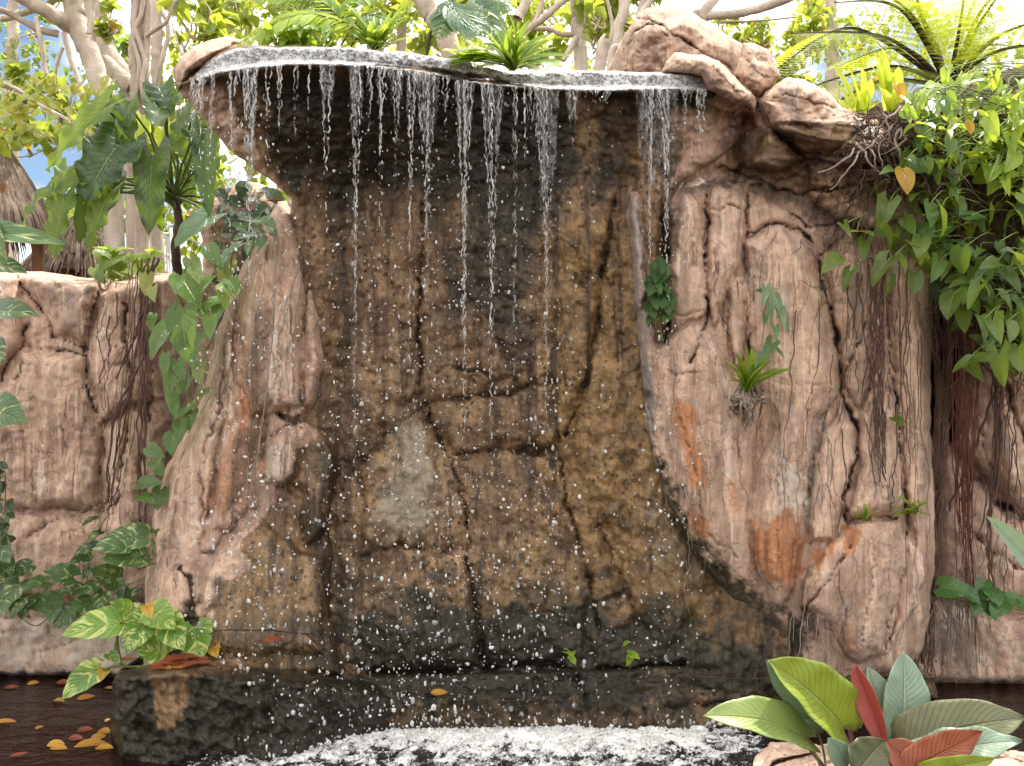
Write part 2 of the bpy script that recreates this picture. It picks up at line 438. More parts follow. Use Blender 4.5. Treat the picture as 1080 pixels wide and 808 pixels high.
def cen_depth(U, V, sd):
    lv = lipv(U); lD = 1510.0/(404-lv)
    face = 5.22 - 0.0002*(V-200) + 0.0*U
    L = [
     ([(350, 215), (445, 190), (446, 415), (380, 490), (352, 480)], 0.10, 40),
     ([(446, 200), (560, 190), (590, 300), (584, 402), (446, 425)], 0.13, 45),
     ([(447, 432), (584, 406), (590, 470), (482, 478)], 0.09, 18),
     ([(380, 490), (446, 434), (486, 525), (490, 575), (460, 580), (400, 575), (375, 600)], 0.12, 26),
     ([(482, 484), (588, 478), (620, 620), (612, 700), (512, 698), (494, 580)], 0.10, 30),
     ([(380, 595), (490, 580), (508, 700), (380, 712)], 0.12, 30),
     ([(590, 300), (636, 290), (618, 400), (592, 455), (584, 400)], 0.10, 20),
     ([(600, 120), (665, 120), (652, 200), (634, 300), (600, 295), (575, 200)], 0.12, 28),
     ([(640, 230), (690, 210), (720, 480), (760, 600), (700, 690), (676, 655), (640, 560), (600, 470), (630, 360)], 0.15, 40),
     ([(604, 540), (624, 545), (670, 650), (640, 700), (625, 620)], 0.07, 18),
    ]
    L = [(q_, a_*0.55, w_*1.5) for q_, a_, w_ in L]
    D, cr = lobes(U, V, face, L, 0.02)
    D = D + rough(U, V, D, 0.07, 0.032, 0.008, 0.4, 2)
    x = (U-540)/F*5
    D = D - 0.04*ridge(x*2.6, 0, (404-V)/200.*0.30, 4)*sstep(170, 260, V)
    cd, dirt = cracks(U, V, [(q_, w_*0.72, d_*0.8) for q_, w_, d_ in CEN_CR])
    fc = fine_cracks(U, V, 3.1, 0.45); D = D + cd + 0.010*fc; dirt = np.maximum(dirt, 0.45*fc)
    # base flare
    D = D - 0.18*sstep(560, 720, V)
    # overhang: concave sweep from lip back to face
    H = np.interp(U, [190, 300, 420, 600, 670, 700, 800], [230, 200, 135, 120, 130, 230, 230])
    s = np.clip((V-lv-6)/H, 0, 1)
    k = s**0.75
    k = k*k*(3-2*k)*0.5 + 0.5*k
    und = lD + 0.10 + rough(U, V, lD, 0.05, 0.05, 0.009, 1.2, 7)*sstep(0, 0.1, s)*1.2
    D = und*(1-k)+D*k
    # rounded lip and sloping top
    lipn = 0.02*fbm(U/14., V/14., 1.1, 3)
    top = lD + np.clip((lv-V)/np.maximum(lv-topv(U), 6), 0, 1.6)**1.4*0.55
    D = np.where(V < lv, np.minimum(D, top), D) + lipn
    thick = sstep(lv-2, lv+9, V)
    D = np.where((V >= lv) & (V < lv+12), lD+lipn+(D-lD-lipn)*thick, D)
    # masks
    wet = np.ones(U.shape)
    wet = wet*(1-0.75*pm(U, V, [(700, 100), (800, 100), (800, 135), (752, 175), (700, 205), (720, 150)], 12, 8, 30, 1))
    wet = wet*(1-0.7*pm(U, V, [(180, 84), (235, 95), (262, 140), (300, 195), (300, 215), (230, 160)], 8, 8, 30, 2))
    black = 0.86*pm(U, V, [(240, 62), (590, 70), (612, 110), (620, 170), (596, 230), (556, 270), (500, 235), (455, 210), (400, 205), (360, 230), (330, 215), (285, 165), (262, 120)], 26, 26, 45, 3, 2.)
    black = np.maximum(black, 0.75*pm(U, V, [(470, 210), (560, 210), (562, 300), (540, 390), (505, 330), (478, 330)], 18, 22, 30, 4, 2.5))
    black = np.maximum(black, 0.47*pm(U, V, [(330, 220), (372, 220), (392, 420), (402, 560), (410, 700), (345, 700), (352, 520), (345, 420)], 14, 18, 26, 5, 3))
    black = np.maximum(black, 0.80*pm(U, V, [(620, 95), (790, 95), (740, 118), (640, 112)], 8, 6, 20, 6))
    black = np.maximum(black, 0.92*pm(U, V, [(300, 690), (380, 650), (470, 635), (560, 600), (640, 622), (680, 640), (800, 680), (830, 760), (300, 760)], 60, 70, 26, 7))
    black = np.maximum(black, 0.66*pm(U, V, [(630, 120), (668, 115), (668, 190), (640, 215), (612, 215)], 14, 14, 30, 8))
    moss = 0.95*pm(U, V, [(360, 640), (560, 610), (700, 640), (840, 660), (850, 760), (300, 760)], 45, 45, 30, 9)
    moss = np.maximum(moss, 0.62*pm(U, V, [(690, 520), (760, 560), (830, 640), (820, 690), (700, 600)], 14, 16, 24, 10))
    ochre = 0.85*pm(U, V, [(566, 240), (600, 230), (652, 215), (690, 300), (720, 500), (770, 620), (800, 680), (700, 690), (600, 600), (560, 460), (590, 380)], 22, 20, 40, 11, 1.5)
    ochre = np.maximum(ochre, 0.6*pm(U, V, [(500, 640), (560, 540), (620, 560), (700, 600), (700, 680), (500, 660)], 20, 20, 30, 12))
    ochre = np.maximum(ochre, 0.25*pm(U, V, [(380, 220), (440, 220), (440, 420), (380, 470)], 20, 20, 40, 13))
    ochre = np.maximum(ochre, 0.5*pm(U, V, [(655, 120), (690, 110), (672, 200), (652, 210)], 8, 8, 20, 14))
    pale = 1.0*pm(U, V, [(420, 455), (448, 445), (456, 500), (440, 570), (385, 590), (400, 540)], 16, 16, 24, 15, 2)
    pale = np.maximum(pale, 0.5*pm(U, V, [(395, 470), (450, 440), (486, 520), (488, 572), (400, 572), (376, 600)], 20, 24, 30, 18))
    pale = np.maximum(pale, 0.42*pm(U, V, [(448, 300), (478, 330), (474, 400), (448, 410)], 12, 16, 24, 19))
    pale = np.maximum(pale, 0.62*pm(U, V, [(676, 530), (700, 525), (720, 580), (690, 615)], 12, 12, 20, 16))
    moss = np.maximum(moss, 0.0)
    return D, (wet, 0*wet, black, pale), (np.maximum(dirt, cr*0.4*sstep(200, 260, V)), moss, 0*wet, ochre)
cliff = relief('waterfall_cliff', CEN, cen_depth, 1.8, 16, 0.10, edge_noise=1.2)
tag(cliff, 'wet brown overhanging rock face in the middle, behind the falling water', 'rock cliff')

# rounded dry stone that closes the left end of the lip
def end_depth(U, V, sd):
    D = 4.78 - 0.0*U + rough(U, V, 4.8, 0.04, 0.03, 0.008, 1, 5) - 0.12*sstep(0, 26, sd)
    g = 0*U
    black = 0.9*sstep(78, 92, V+4*fbm(U/12., V/12., 1, 3))
    return D, (g+0.15, g, black, g), (g, g, g, g)
o = relief('boulder', [(184, 84), (183, 74), (190, 62), (203, 50), (220, 42), (240, 38), (254, 42), (262, 49), (246, 58), (226, 70), (205, 82), (196, 94), (188, 97)], end_depth, 1.5, 16, 0.25, solid=True, edge_noise=1.0, back=0.5)
tag(o, 'rounded tan boulder closing the left end of the wet waterfall lip', 'boulder', 'boulders on top of the waterfall')

# ------------------------------------------------------------------ left dry buttress
BUT = [(302, 209), (316, 232), (327, 264), (336, 300), (343, 338), (346, 380), (338, 425), (330, 440), (350, 452), (362, 490), (350, 540), (356, 600), (352, 650), (372, 720),
       (150, 725), (152, 640), (160, 560), (172, 500), (196, 455), (213, 420), (226, 360), (240, 316), (259, 272), (284, 224), (292, 212)]
BUT_CR = [([(300, 215), (297, 300), (294, 380), (280, 460), (262, 560)], 1.5, 0.015),
 ([(296, 438), (310, 446), (324, 441), (340, 438)], 5.0, 0.16),
 ([(285, 462), (300, 448), (318, 452)], 2.5, 0.04),
 ([(243, 320), (236, 380), (228, 440), (214, 470), (212, 560)], 2.0, 0.03),
 ([(252, 300), (246, 370), (254, 420), (262, 440)], 1.8, 0.025),
 ([(318, 270), (322, 330), (316, 400), (318, 430)], 2.2, 0.035),
 ([(218, 420), (250, 408)], 1.5, 0.015),
 ([(230, 495), (222, 520), (215, 548), (210, 575)], 2.0, 0.03),
 ([(280, 505), (300, 515), (318, 530), (320, 570), (330, 580), (340, 560)], 2.2, 0.03),
 ([(212, 585), (226, 580), (240, 560), (270, 535)], 2.0, 0.03),
 ([(205, 640), (200, 610), (190, 600)], 2.5, 0.04), ([(192, 650), (212, 655), (225, 640)], 3, 0.05),
 ([(188, 480), (184, 560), (186, 620)], 1.6, 0.02),
]
def but_depth(U, V, sd):
    base = 5.06 - 0.0006*(V-420)
    L = [([(300, 205), (322, 240), (322, 330), (316, 430), (262, 440), (250, 330), (275, 240)], 0.09, 26),
         ([(322, 245), (346, 330), (346, 390), (334, 436), (318, 430), (322, 330)], 0.08, 12),
         ([(250, 300), (240, 420), (215, 560), (196, 660), (160, 660), (180, 520), (215, 420)], 0.07, 16),
         ([(285, 455), (322, 448), (305, 515), (280, 508)], 0.06, 14),
         ([(325, 450), (355, 470), (350, 560), (320, 575), (318, 525), (308, 510)], 0.08, 16),
         ([(215, 600), (270, 540), (318, 580), (340, 590), (340, 690), (210, 690)], 0.12, 34),
         ([(238, 440), (262, 450), (270, 530), (240, 560), (222, 560)], 0.05, 14)]
    D, cr = lobes(U, V, base, L, 0.014)
    x = (U-540)/F*5
    D = D + rough(U, V, D, 0.05, 0.018, 0.006, 0.3, 12)
    D = D - 0.035*ridge(x*4.5+V/900., 0.3, (404-V)/200.*0.28+0.5, 3)
    cd, dirt = cracks(U, V, BUT_CR)
    fc = fine_cracks(U, V, 5.3, 0.3); D = D + cd + 0.014*fc; dirt = np.maximum(dirt, 0.5*fc)
    D = D - 0.2*sstep(600, 720, V)
    g = 0*U
    wet = pm(U, V, [(300, 520), (336, 440), (400, 430), (400, 760), (200, 760), (222, 640), (262, 570)], 14, 16, 30, 20)
    wet = np.maximum(wet, 0.62*pm(U, V, [(262, 330), (285, 330), (282, 460), (270, 520), (225, 560), (240, 500), (255, 430)], 10, 10, 20, 21, 3))
    rust = 0.62*pm(U, V, [(262, 400), (276, 400), (272, 490), (258, 535), (212, 548), (224, 500), (240, 470)], 8, 12, 14, 22, 3)
    pale = 0.5*pm(U, V, [(270, 330), (300, 340), (310, 430), (285, 460), (290, 400)], 14, 12, 20, 23, 2)
    pale = np.maximum(pale, 0.7*pm(U, V, [(280, 470), (304, 470), (302, 520), (282, 505)], 8, 6, 12, 24))
    pale = np.maximum(pale, 0.45*pm(U, V, [(180, 500), (215, 450), (210, 620), (175, 640)], 10, 10, 16, 25, 3))
    grey = 0.5*pm(U, V, [(214, 540), (235, 535), (232, 590), (212, 600)], 6, 8, 12, 26)
    black = 0.85*pm(U, V, [(185, 640), (210, 630), (216, 660), (210, 690), (170, 700)], 8, 10, 14, 27)
    black = np.maximum(black, 0.7*pm(U, V, [(215, 610), (235, 600), (245, 625), (225, 650)], 8, 8, 14, 28))
    black = np.maximum(black, 0.7*pm(U, V, [(340, 430), (400, 430), (400, 720), (330, 720), (318, 600), (322, 500)], 16, 16, 22, 29, 3))
    moss = 0.6*pm(U, V, [(210, 640), (340, 640), (380, 720), (200, 720)], 16, 16, 24, 30)
    ochre = 0.55*pm(U, V, [(215, 560), (300, 540), (330, 640), (215, 670)], 20, 16, 30, 31)
    return D, (wet, rust, black, pale), (np.maximum(dirt, 0.35*cr), moss, grey, ochre)
o = relief('rock_buttress', BUT, but_depth, 1.7, 18, 0.35, edge_noise=2.0)
tag(o, 'pinkish tan folded rock buttress left of the wet face, brown and wet below', 'rock buttress')

# ------------------------------------------------------------------ right dry face
RGT = [(664, 202), (659, 230), (664, 280), (669, 330), (673, 380), (679, 430), (688, 480), (703, 530), (728, 582), (765, 626), (800, 655), (826, 690), (832, 722), (900, 722), (948, 712), (972, 690),
       (980, 650), (986, 600), (986, 540), (982, 480), (982, 400), (986, 330), (985, 250), (975, 190), (950, 150), (925, 125), (885, 112), (850, 100), (786, 92), (770, 118), (756, 146), (738, 164), (712, 180), (690, 196)]
RGT_CR = [
 ([(865, 270), (867, 300), (877, 334), (884, 374), (887, 417), (902, 450), (904, 484), (890, 524), (892, 548)], 3.2, 0.09),
 ([(887, 420), (864, 444), (854, 484), (850, 540)], 1.8, 0.03),
 ([(914, 340), (900, 370), (890, 394)], 2.2, 0.04),
 ([(930, 300), (925, 330), (912, 360)], 2.0, 0.03),
 ([(745, 205), (745, 250), (743, 290), (746, 325), (740, 354), (727, 382)], 2.8, 0.06),
 ([(788, 205), (788, 250), (783, 300), (790, 345), (789, 380)], 2.4, 0.05),
 ([(708, 333), (726, 332), (742, 330)], 1.8, 0.03),
 ([(747, 221), (770, 218), (786, 220)], 1.8, 0.03),
 ([(790, 245), (812, 236), (840, 240), (858, 254)], 2.4, 0.05),
 ([(812, 405), (854, 405), (886, 405)], 1.4, 0.012),
 ([(850, 395), (870, 380), (884, 376)], 1.6, 0.015),
 ([(820, 430), (822, 480), (820, 540), (822, 600)], 1.6, 0.02),
 ([(765, 300), (768, 330), (772, 370), (780, 395)], 1.8, 0.03),
 ([(672, 400), (690, 450), (700, 500), (722, 550), (745, 590), (775, 620)], 2.0, 0.03),
 ([(716, 430), (735, 500), (742, 560), (780, 590)], 1.8, 0.025),
 ([(803, 100), (800, 120), (812, 132), (830, 150), (842, 166)], 2.2, 0.05),
 ([(800, 128), (840, 132), (880, 134), (940, 128)], 1.5, 0.03), ([(820, 146), (880, 142), (930, 150)], 1.4, 0.03),
 ([(845, 160), (900, 168), (950, 160)], 1.4, 0.03), ([(790, 195), (830, 190), (860, 172), (890, 150), (925, 130)], 1.8, 0.04),
 ([(750, 176), (800, 186), (824, 200), (850, 205), (900, 195)], 2.2, 0.05),
 ([(830, 222), (850, 240), (880, 235), (930, 245)], 2.0, 0.05),
 ([(866, 268), (890, 250), (915, 230), (930, 200)], 1.6, 0.03),
 ([(940, 300), (938, 360), (944, 420), (952, 500), (960, 560)], 2.2, 0.045),
 ([(905, 430), (925, 400), (936, 360)], 1.8, 0.035),
 ([(893, 549), (915, 546), (945, 545)], 3.0, 0.06),
 ([(958, 560), (950, 610), (940, 640), (932, 690)], 2.0, 0.04), ([(922, 580), (918, 630), (905, 690)], 1.5, 0.02),
 ([(832, 690), (840, 660), (853, 640), (880, 600), (898, 575)], 2.0, 0.04),
 ([(700, 390), (720, 396), (735, 392)], 1.8, 0.03),
]
def rgt_depth(U, V, sd):
    base = 5.03 + 0.0*U - 0.0003*(V-420) + 0.0006*np.clip(U-880, 0, 200)
    L = [
     ([(664, 203), (676, 215), (684, 300), (694, 390), (706, 470), (735, 560), (770, 625), (735, 592), (700, 530), (680, 440), (668, 330)], 0.08, 8),
     ([(724, 200), (742, 215), (744, 270), (745, 325), (738, 335), (708, 352), (698, 300), (704, 250), (712, 215)], 0.09, 16),
     ([(745, 198), (758, 183), (779, 186), (788, 210), (788, 236), (779, 278), (764, 314), (752, 346), (746, 323), (746, 240)], 0.11, 18),
     ([(788, 222), (808, 211), (829, 217), (838, 236), (814, 240), (788, 250)], 0.07, 10),
     ([(786, 255), (803, 243), (826, 237), (850, 249), (865, 272), (873, 312), (882, 358), (885, 412), (862, 445), (853, 500), (850, 560), (838, 620), (822, 645), (800, 605), (790, 540), (812, 450), (800, 400), (789, 358), (786, 293)], 0.17, 32),
     ([(765, 299), (779, 287), (789, 305), (791, 346), (780, 394), (770, 370)], 0.08, 9),
     ([(690, 360), (740, 340), (765, 380), (800, 440), (792, 540), (800, 620), (770, 605), (730, 560), (706, 500), (692, 430)], 0.08, 24),
     ([(868, 275), (900, 262), (935, 280), (938, 340), (905, 432), (888, 400), (880, 340)], 0.09, 18),
     ([(905, 440), (936, 365), (950, 430), (955, 530), (940, 545), (895, 545), (906, 490)], 0.10, 18),
     ([(887, 425), (903, 450), (904, 484), (888, 530), (880, 570), (852, 575), (856, 480)], 0.10, 16),
     ([(942, 290), (966, 290), (980, 400), (979, 480), (968, 570), (956, 520), (942, 400)], 0.10, 13),
     ([(898, 552), (950, 548), (960, 572), (950, 620), (936, 690), (905, 700), (870, 665), (845, 640), (853, 600), (880, 570)], 0.16, 24),
     ([(958, 560), (976, 603), (962, 640), (938, 690), (950, 620)], 0.08, 12),
     ([(830, 640), (852, 640), (893, 690), (895, 722), (833, 722)], 0.08, 16),
     ([(800, 100), (850, 100), (900, 115), (940, 140), (952, 170), (900, 180), (850, 168), (812, 134)], 0.24, 26),
     ([(775, 150), (800, 128), (830, 148), (850, 168), (820, 182), (778, 176)], 0.20, 14),
     ([(850, 172), (940, 172), (960, 230), (930, 250), (880, 236), (850, 205)], 0.14, 20),
    ]
    D, cr = lobes(U, V, base, L, 0.012)
    x = (U-540)/F*5
    rec = pm(U, V, [(680, 196), (735, 160), (800, 112), (806, 140), (786, 186), (740, 196), (700, 214)], 8, 6, 20, 66)
    rec2 = pm(U, V, [(678, 200), (700, 186), (722, 182), (712, 230), (706, 300), (708, 350), (694, 366), (686, 330), (680, 260)], 7, 4, 14, 67)
    D = D + 0.20*rec + 0.30*rec2
    strat = sstep(215, 170, V)
    D = D + rough(U, V, D, 0.05, 0.015, 0.006, 0.3, 30)
    D = D - (1-strat)*0.03*ridge(x*4.2+2, 0.7, (404-V)/200.*0.32+3, 3)
    D = D - strat*sstep(780, 840, U)*0.075*ridge(x*0.9, 0.9, (404-V+0.10*(U-800)+6*fbm(U/60., V/60., 2, 2))/200.*7.5, 3)
    cd, dirt = cracks(U, V, [(q_, w_*0.75, d_*0.85) for q_, w_, d_ in RGT_CR])
    fc = fine_cracks(U, V, 7.9, 0.35); D = D + cd + 0.008*fc; dirt = np.maximum(dirt, 0.35*fc)
    g = 0*U
    rust = 0.95*pm(U, V, [(793, 548), (818, 552), (832, 520), (848, 566), (850, 590), (836, 622), (820, 618), (806, 610), (792, 596)], 5, 9, 12, 40)
    rust = np.maximum(rust, 0.95*pm(U, V, [(856, 580), (864, 576), (870, 586), (864, 602), (855, 594)], 3, 4, 8, 41))
    rust = np.maximum(rust, 0.95*pm(U, V, [(889, 556), (904, 552), (909, 562), (900, 582), (890, 590)], 3, 4, 8, 42))
    rust = np.maximum(rust, 0.9*pm(U, V, [(873, 572), (880, 569), (882, 582), (874, 590)], 2, 2, 8, 43))
    rust = np.maximum(rust, 0.85*pm(U, V, [(714, 420), (732, 425), (740, 470), (746, 512), (732, 515), (718, 480), (708, 440)], 5, 7, 12, 44, 2))
    rust = np.maximum(rust, 0.9*pm(U, V, [(727, 535), (745, 548), (752, 566), (738, 566), (727, 548)], 4, 4, 10, 45))
    rust = np.maximum(rust, 0.55*pm(U, V, [(762, 500), (780, 510), (782, 540), (770, 540)], 4, 4, 10, 46, 2))
    rust = np.maximum(rust, 0.5*pm(U, V, [(890, 655), (900, 660), (910, 690), (895, 692)], 4, 4, 10, 47))
    pale = 0.75*pm(U, V, [(826, 488), (848, 486), (850, 530), (836, 560), (826, 570), (824, 540)], 5, 8, 9, 48, 2)
    pale = np.maximum(pale, 0.42*pm(U, V, [(766, 300), (786, 300), (788, 360), (778, 390)], 5, 5, 12, 49, 2))
    pale = np.maximum(pale, 0.32*pm(U, V, [(850, 600), (900, 600), (960, 560), (950, 690), (900, 690)], 18, 18, 14, 50, 3))
    pale = np.maximum(pale, 0.3*pm(U, V, [(800, 260), (855, 260), (880, 400), (880, 480), (810, 480)], 18, 18, 22, 51, 3))
    pale = np.maximum(pale, 0.35*pm(U, V, [(905, 450), (945, 400), (950, 520), (910, 540)], 10, 12, 14, 59, 3))  # soft sun dapples on the columns, painted as paler stone
    grey = 0.75*pm(U, V, [(660, 205), (676, 215), (684, 320), (694, 430), (690, 480), (672, 400), (660, 260)], 5, 5, 14, 52, 3)
    grey = np.maximum(grey, 0.5*pm(U, V, [(812, 420), (824, 420), (830, 560), (814, 560)], 8, 8, 14, 53, 3))
    grey = np.maximum(grey, 0.45*pm(U, V, [(846, 430), (872, 430), (866, 520), (850, 560)], 8, 8, 14, 54, 3))
    grey = np.maximum(grey, 0.45*pm(U, V, [(885, 300), (930, 280), (915, 360), (893, 390)], 8, 10, 14, 55, 2))
    grey = np.maximum(grey, 0.5*pm(U, V, [(786, 260), (800, 250), (812, 330), (792, 330)], 6, 8, 14, 56, 2))
    black = 0.62*pm(U, V, [(750, 178), (800, 186), (850, 206), (930, 240), (935, 262), (868, 262), (835, 222), (800, 205), (720, 205), (690, 215)], 12, 10, 20, 57)  # shadow below the overhang, painted in as black
    black = np.maximum(black, 0.55*pm(U, V, [(832, 640), (850, 640), (893, 690), (897, 725), (832, 725)], 8, 8, 14, 58))
    black = np.maximum(black, 0.9*pm(U, V, [(680, 215), (705, 215), (706, 300), (702, 360), (682, 330)], 6, 8, 14, 60))  # shade inside the recessed cleft, painted in as black
    moss = 0.98*pm(U, V, [(664, 330), (690, 470), (716, 520), (730, 565), (758, 590), (790, 612), (815, 640), (855, 655), (850, 725), (800, 700), (660, 560)], 14, 16, 12, 61)
    moss = np.maximum(moss, 0.45*pm(U, V, [(833, 636), (880, 590), (900, 600), (850, 660)], 8, 10, 10, 62))
    wet = 0.66*pm(U, V, [(780, 120), (850, 124), (930, 135), (950, 240), (860, 225), (800, 200), (750, 180)], 20, 26, 26, 63)  # shade of the upper-right overhang, put in through the wet tone
    wet = np.maximum(wet, 0.4*pm(U, V, [(870, 300), (930, 270), (945, 330), (905, 420)], 12, 18, 18, 64))
    return D, (wet, rust, black, pale), (np.maximum(dirt, 0.45*cr), moss, grey, g)
o = relief('rock_columns', RGT, rgt_depth, 1.7, lambda U, V: 14+34*sstep(380, 470, V)*sstep(860, 820, U), lambda U, V: 0.22-0.09*sstep(380, 470, V)*sstep(860, 820, U), edge_noise=2.0)
tag(o, 'dry pinkish rock face of rounded columns with orange stains right of the falls', 'rock face')

# ------------------------------------------------------------------ left low wall
LWL = [(-300, 290), (-90, 292), (20, 286), (60, 288), (104, 294), (110, 304), (118, 294), (150, 290), (215, 284), (240, 300), (240, 722), (-90, 716), (-300, 716)]
LWL_CR = [
 ([(15, 284), (25, 307), (47, 330), (58, 357), (80, 363), (92, 368)], 2.2, 0.05),
 ([(110, 290), (104, 310), (97, 334), (89, 367), (90, 394), (100, 430), (107, 450), (108, 476), (105, 500)], 3.0, 0.08),
 ([(22, 368), (50, 367), (90, 374)], 2.4, 0.06),
 ([(27, 342), (23, 367), (10, 380), (2, 404), (-10, 420)], 3.0, 0.07),
 ([(25, 380), (15, 400), (13, 414)], 2.6, 0.05),
 ([(107, 450), (124, 439), (140, 425)], 2.0, 0.04), ([(92, 388), (120, 387), (140, 380)], 1.8, 0.03), ([(95, 408), (112, 392), (135, 372)], 1.4, 0.02),
 ([(100, 355), (120, 365), (138, 370)], 1.4, 0.02),
 ([(20, 537), (67, 534), (90, 540), (110, 530)], 2.2, 0.04), ([(27, 567), (43, 557), (70, 545)], 2.2, 0.04), ([(50, 575), (75, 560), (95, 565)], 2.0, 0.03),
 ([(60, 690), (40, 680), (100, 670)], 1.4, 0.02), ([(38, 690), (60, 685), (85, 672), (110, 668)], 1.8, 0.03),
 ([(130, 320), (140, 400), (132, 470), (120, 540)], 3.0, 0.07), ([(152, 330), (160, 420), (148, 500), (150, 600)], 3, 0.06),
]
def lwl_depth(U, V, sd):
    base = 5.74 + 0*U
    L = [([(-300, 290), (15, 290), (26, 340), (20, 366), (-5, 400), (-300, 400)], 0.10, 20),
         ([(20, 288), (108, 292), (90, 366), (80, 362), (56, 354), (45, 328)], 0.12, 22),
         ([(112, 296), (160, 290), (170, 420), (140, 430), (106, 448), (92, 380)], 0.12, 22),
         ([(24, 372), (88, 376), (92, 400), (106, 452), (105, 540), (20, 540), (-300, 540), (-300, 420), (6, 410)], 0.13, 24),
         ([(110, 455), (140, 430), (180, 440), (180, 560), (120, 570), (106, 520)], 0.09, 20),
         ([(-300, 545), (110, 540), (200, 560), (200, 640), (-300, 640)], 0.10, 22),
         ([(-300, 650), (200, 650), (220, 720), (-300, 720)], 0.17, 12)]
    D, cr = lobes(U, V, base, L, 0.014)
    D = D + rough(U, V, D, 0.07, 0.02, 0.007, 0.8, 50)
    cd, dirt = cracks(U, V, [(q_, w_*0.75, d_*0.8) for q_, w_, d_ in LWL_CR]); fc = fine_cracks(U, V, 9.2, 0.8); D = D + cd + 0.014*fc; dirt = np.maximum(dirt, 0.5*fc)
    g = 0*U
    pale = 0.62*pm(U, V, [(-300, 652), (200, 652), (220, 708), (-300, 706)], 8, 10, 16, 70)
    pale = np.maximum(pale, 0.3*pm(U, V, [(-300, 480), (100, 480), (105, 520), (-300, 530)], 14, 14, 24, 71))
    grey = 0.45*pm(U, V, [(30, 290), (100, 290), (90, 350), (60, 350)], 10, 14, 14, 72)
    grey = np.maximum(grey, 0.5*pm(U, V, [(-300, 650), (200, 650), (220, 712), (-300, 712)], 8, 10, 16, 75))
    rust = 0.4*pm(U, V, [(40, 672), (66, 672), (64, 706), (44, 706)], 5, 6, 12, 73)
    black = 0.85*sstep(703, 716, V+5*fbm(U/15., V/15., 1, 3))
    wet = 0.34*pm(U, V, [(-300, 400), (60, 400), (80, 500), (-300, 500)], 20, 20, 30, 74) + 0.5*pm(U, V, [(120, 300), (220, 290), (220, 600), (130, 600)], 12, 16, 20, 76)
    moss = 0.5*sstep(690, 712, V+8*fbm(U/15., V/15., 2, 3))
    return D, (wet, rust, black, pale), (np.maximum(dirt, 0.4*cr), moss, grey, g)
o = relief('rock_wall', LWL, lwl_depth, 2.4, 10, 0.5, edge_noise=1.5)
tag(o, 'low cracked tan rock wall with a pale footing left of the waterfall', 'rock wall')

# ------------------------------------------------------------------ right end wall and its pale footing
RWL = [(948, 190), (1320, 190), (1320, 735), (950, 735)]
RWL_CR = [([(990, 280), (992, 340), (990, 400), (992, 455)], 11, 0.35), ([(1004, 280), (1003, 340), (1002, 400), (1000, 450)], 7, 0.3),
 ([(990, 455), (985, 520), (983, 600), (975, 640)], 5, 0.12), ([(1010, 480), (1022, 500), (1040, 520), (1066, 540), (1080, 548)], 6, 0.10),
 ([(1030, 440), (1040, 480), (1050, 500)], 2, 0.04), ([(1060, 400), (1070, 440), (1090, 480)], 4, 0.08), ([(1020, 560), (1060, 590), (1080, 600)], 2, 0.04)]
def rwl_depth(U, V, sd):
    base = 5.62+0*U
    L = [([(1008, 300), (1320, 260), (1320, 540), (1066, 536), (1030, 490), (1006, 470)], 0.2, 30),
         ([(990, 470), (1010, 480), (1066, 545), (1320, 560), (1320, 645), (985, 640)], 0.16, 26)]
    D, cr = lobes(U, V, base, L, 0.014)
    D = D + rough(U, V, D, 0.06, 0.035, 0.008, 0.5, 60)
    cd, dirt = cracks(U, V, RWL_CR); fc = fine_cracks(U, V, 2.2, 0.5); D = D + cd + 0.014*fc; dirt = np.maximum(dirt, 0.5*fc)
    g = 0*U
    black = 1.5*pm(U, V, [(972, 262), (1016, 262), (1012, 466), (974, 466)], 6, 6, 14, 80)  # shade of the deep gap, painted on the stone as black
    pale = 0.4*pm(U, V, [(1040, 560), (1070, 550), (1070, 600), (1040, 610)], 8, 10, 8, 81)
    return D, (g+0.12, g, black, pale), (np.maximum(dirt, 0.4*cr), g, g, g)
o = relief('rock_wall', RWL, rwl_depth, 2.4, 10, 0.5, edge_noise=1.5)
tag(o, 'brown rock wall at the right edge, hung with long red-brown roots', 'rock wall')
RFT = [(948, 690), (956, 668), (966, 640), (978, 622), (1000, 628), (1030, 640), (1070, 645), (1320, 648), (1320, 728), (1060, 726), (990, 725), (960, 722)]
def rft_depth(U, V, sd):
    D = 5.50 - 0.10*sstep(622, 680, V) + rough(U, V, 5.4, 0.06, 0.035, 0.009, 0.5, 66)
    D = D + 0.10*sstep(990, 950, U)
    cd, dirt = cracks(U, V, [([(985, 640), (975, 670), (972, 700)], 2.5, 0.05), ([(1010, 650), (1008, 700)], 1.5, 0.02)]); D = D+cd
    g = 0*U
    pale = 0.4*pm(U, V, [(990, 635), (1320, 655), (1320, 715), (990, 712)], 12, 14, 12, 85)
    grey = 0.5*pm(U, V, [(975, 625), (1040, 645), (1040, 660), (985, 700), (970, 690)], 8, 10, 12, 86)
    black = 0.9*sstep(712, 726, V+5*fbm(U/15., V/15., 1, 3))
    return D, (g, g, black, pale), (dirt, g, grey, g)
o = relief('rock_footing', RFT, rft_depth, 2.2, 16, 0.3, edge_noise=1.5)
tag(o, 'pale low rock footing at the waterline by the right edge', 'rock')

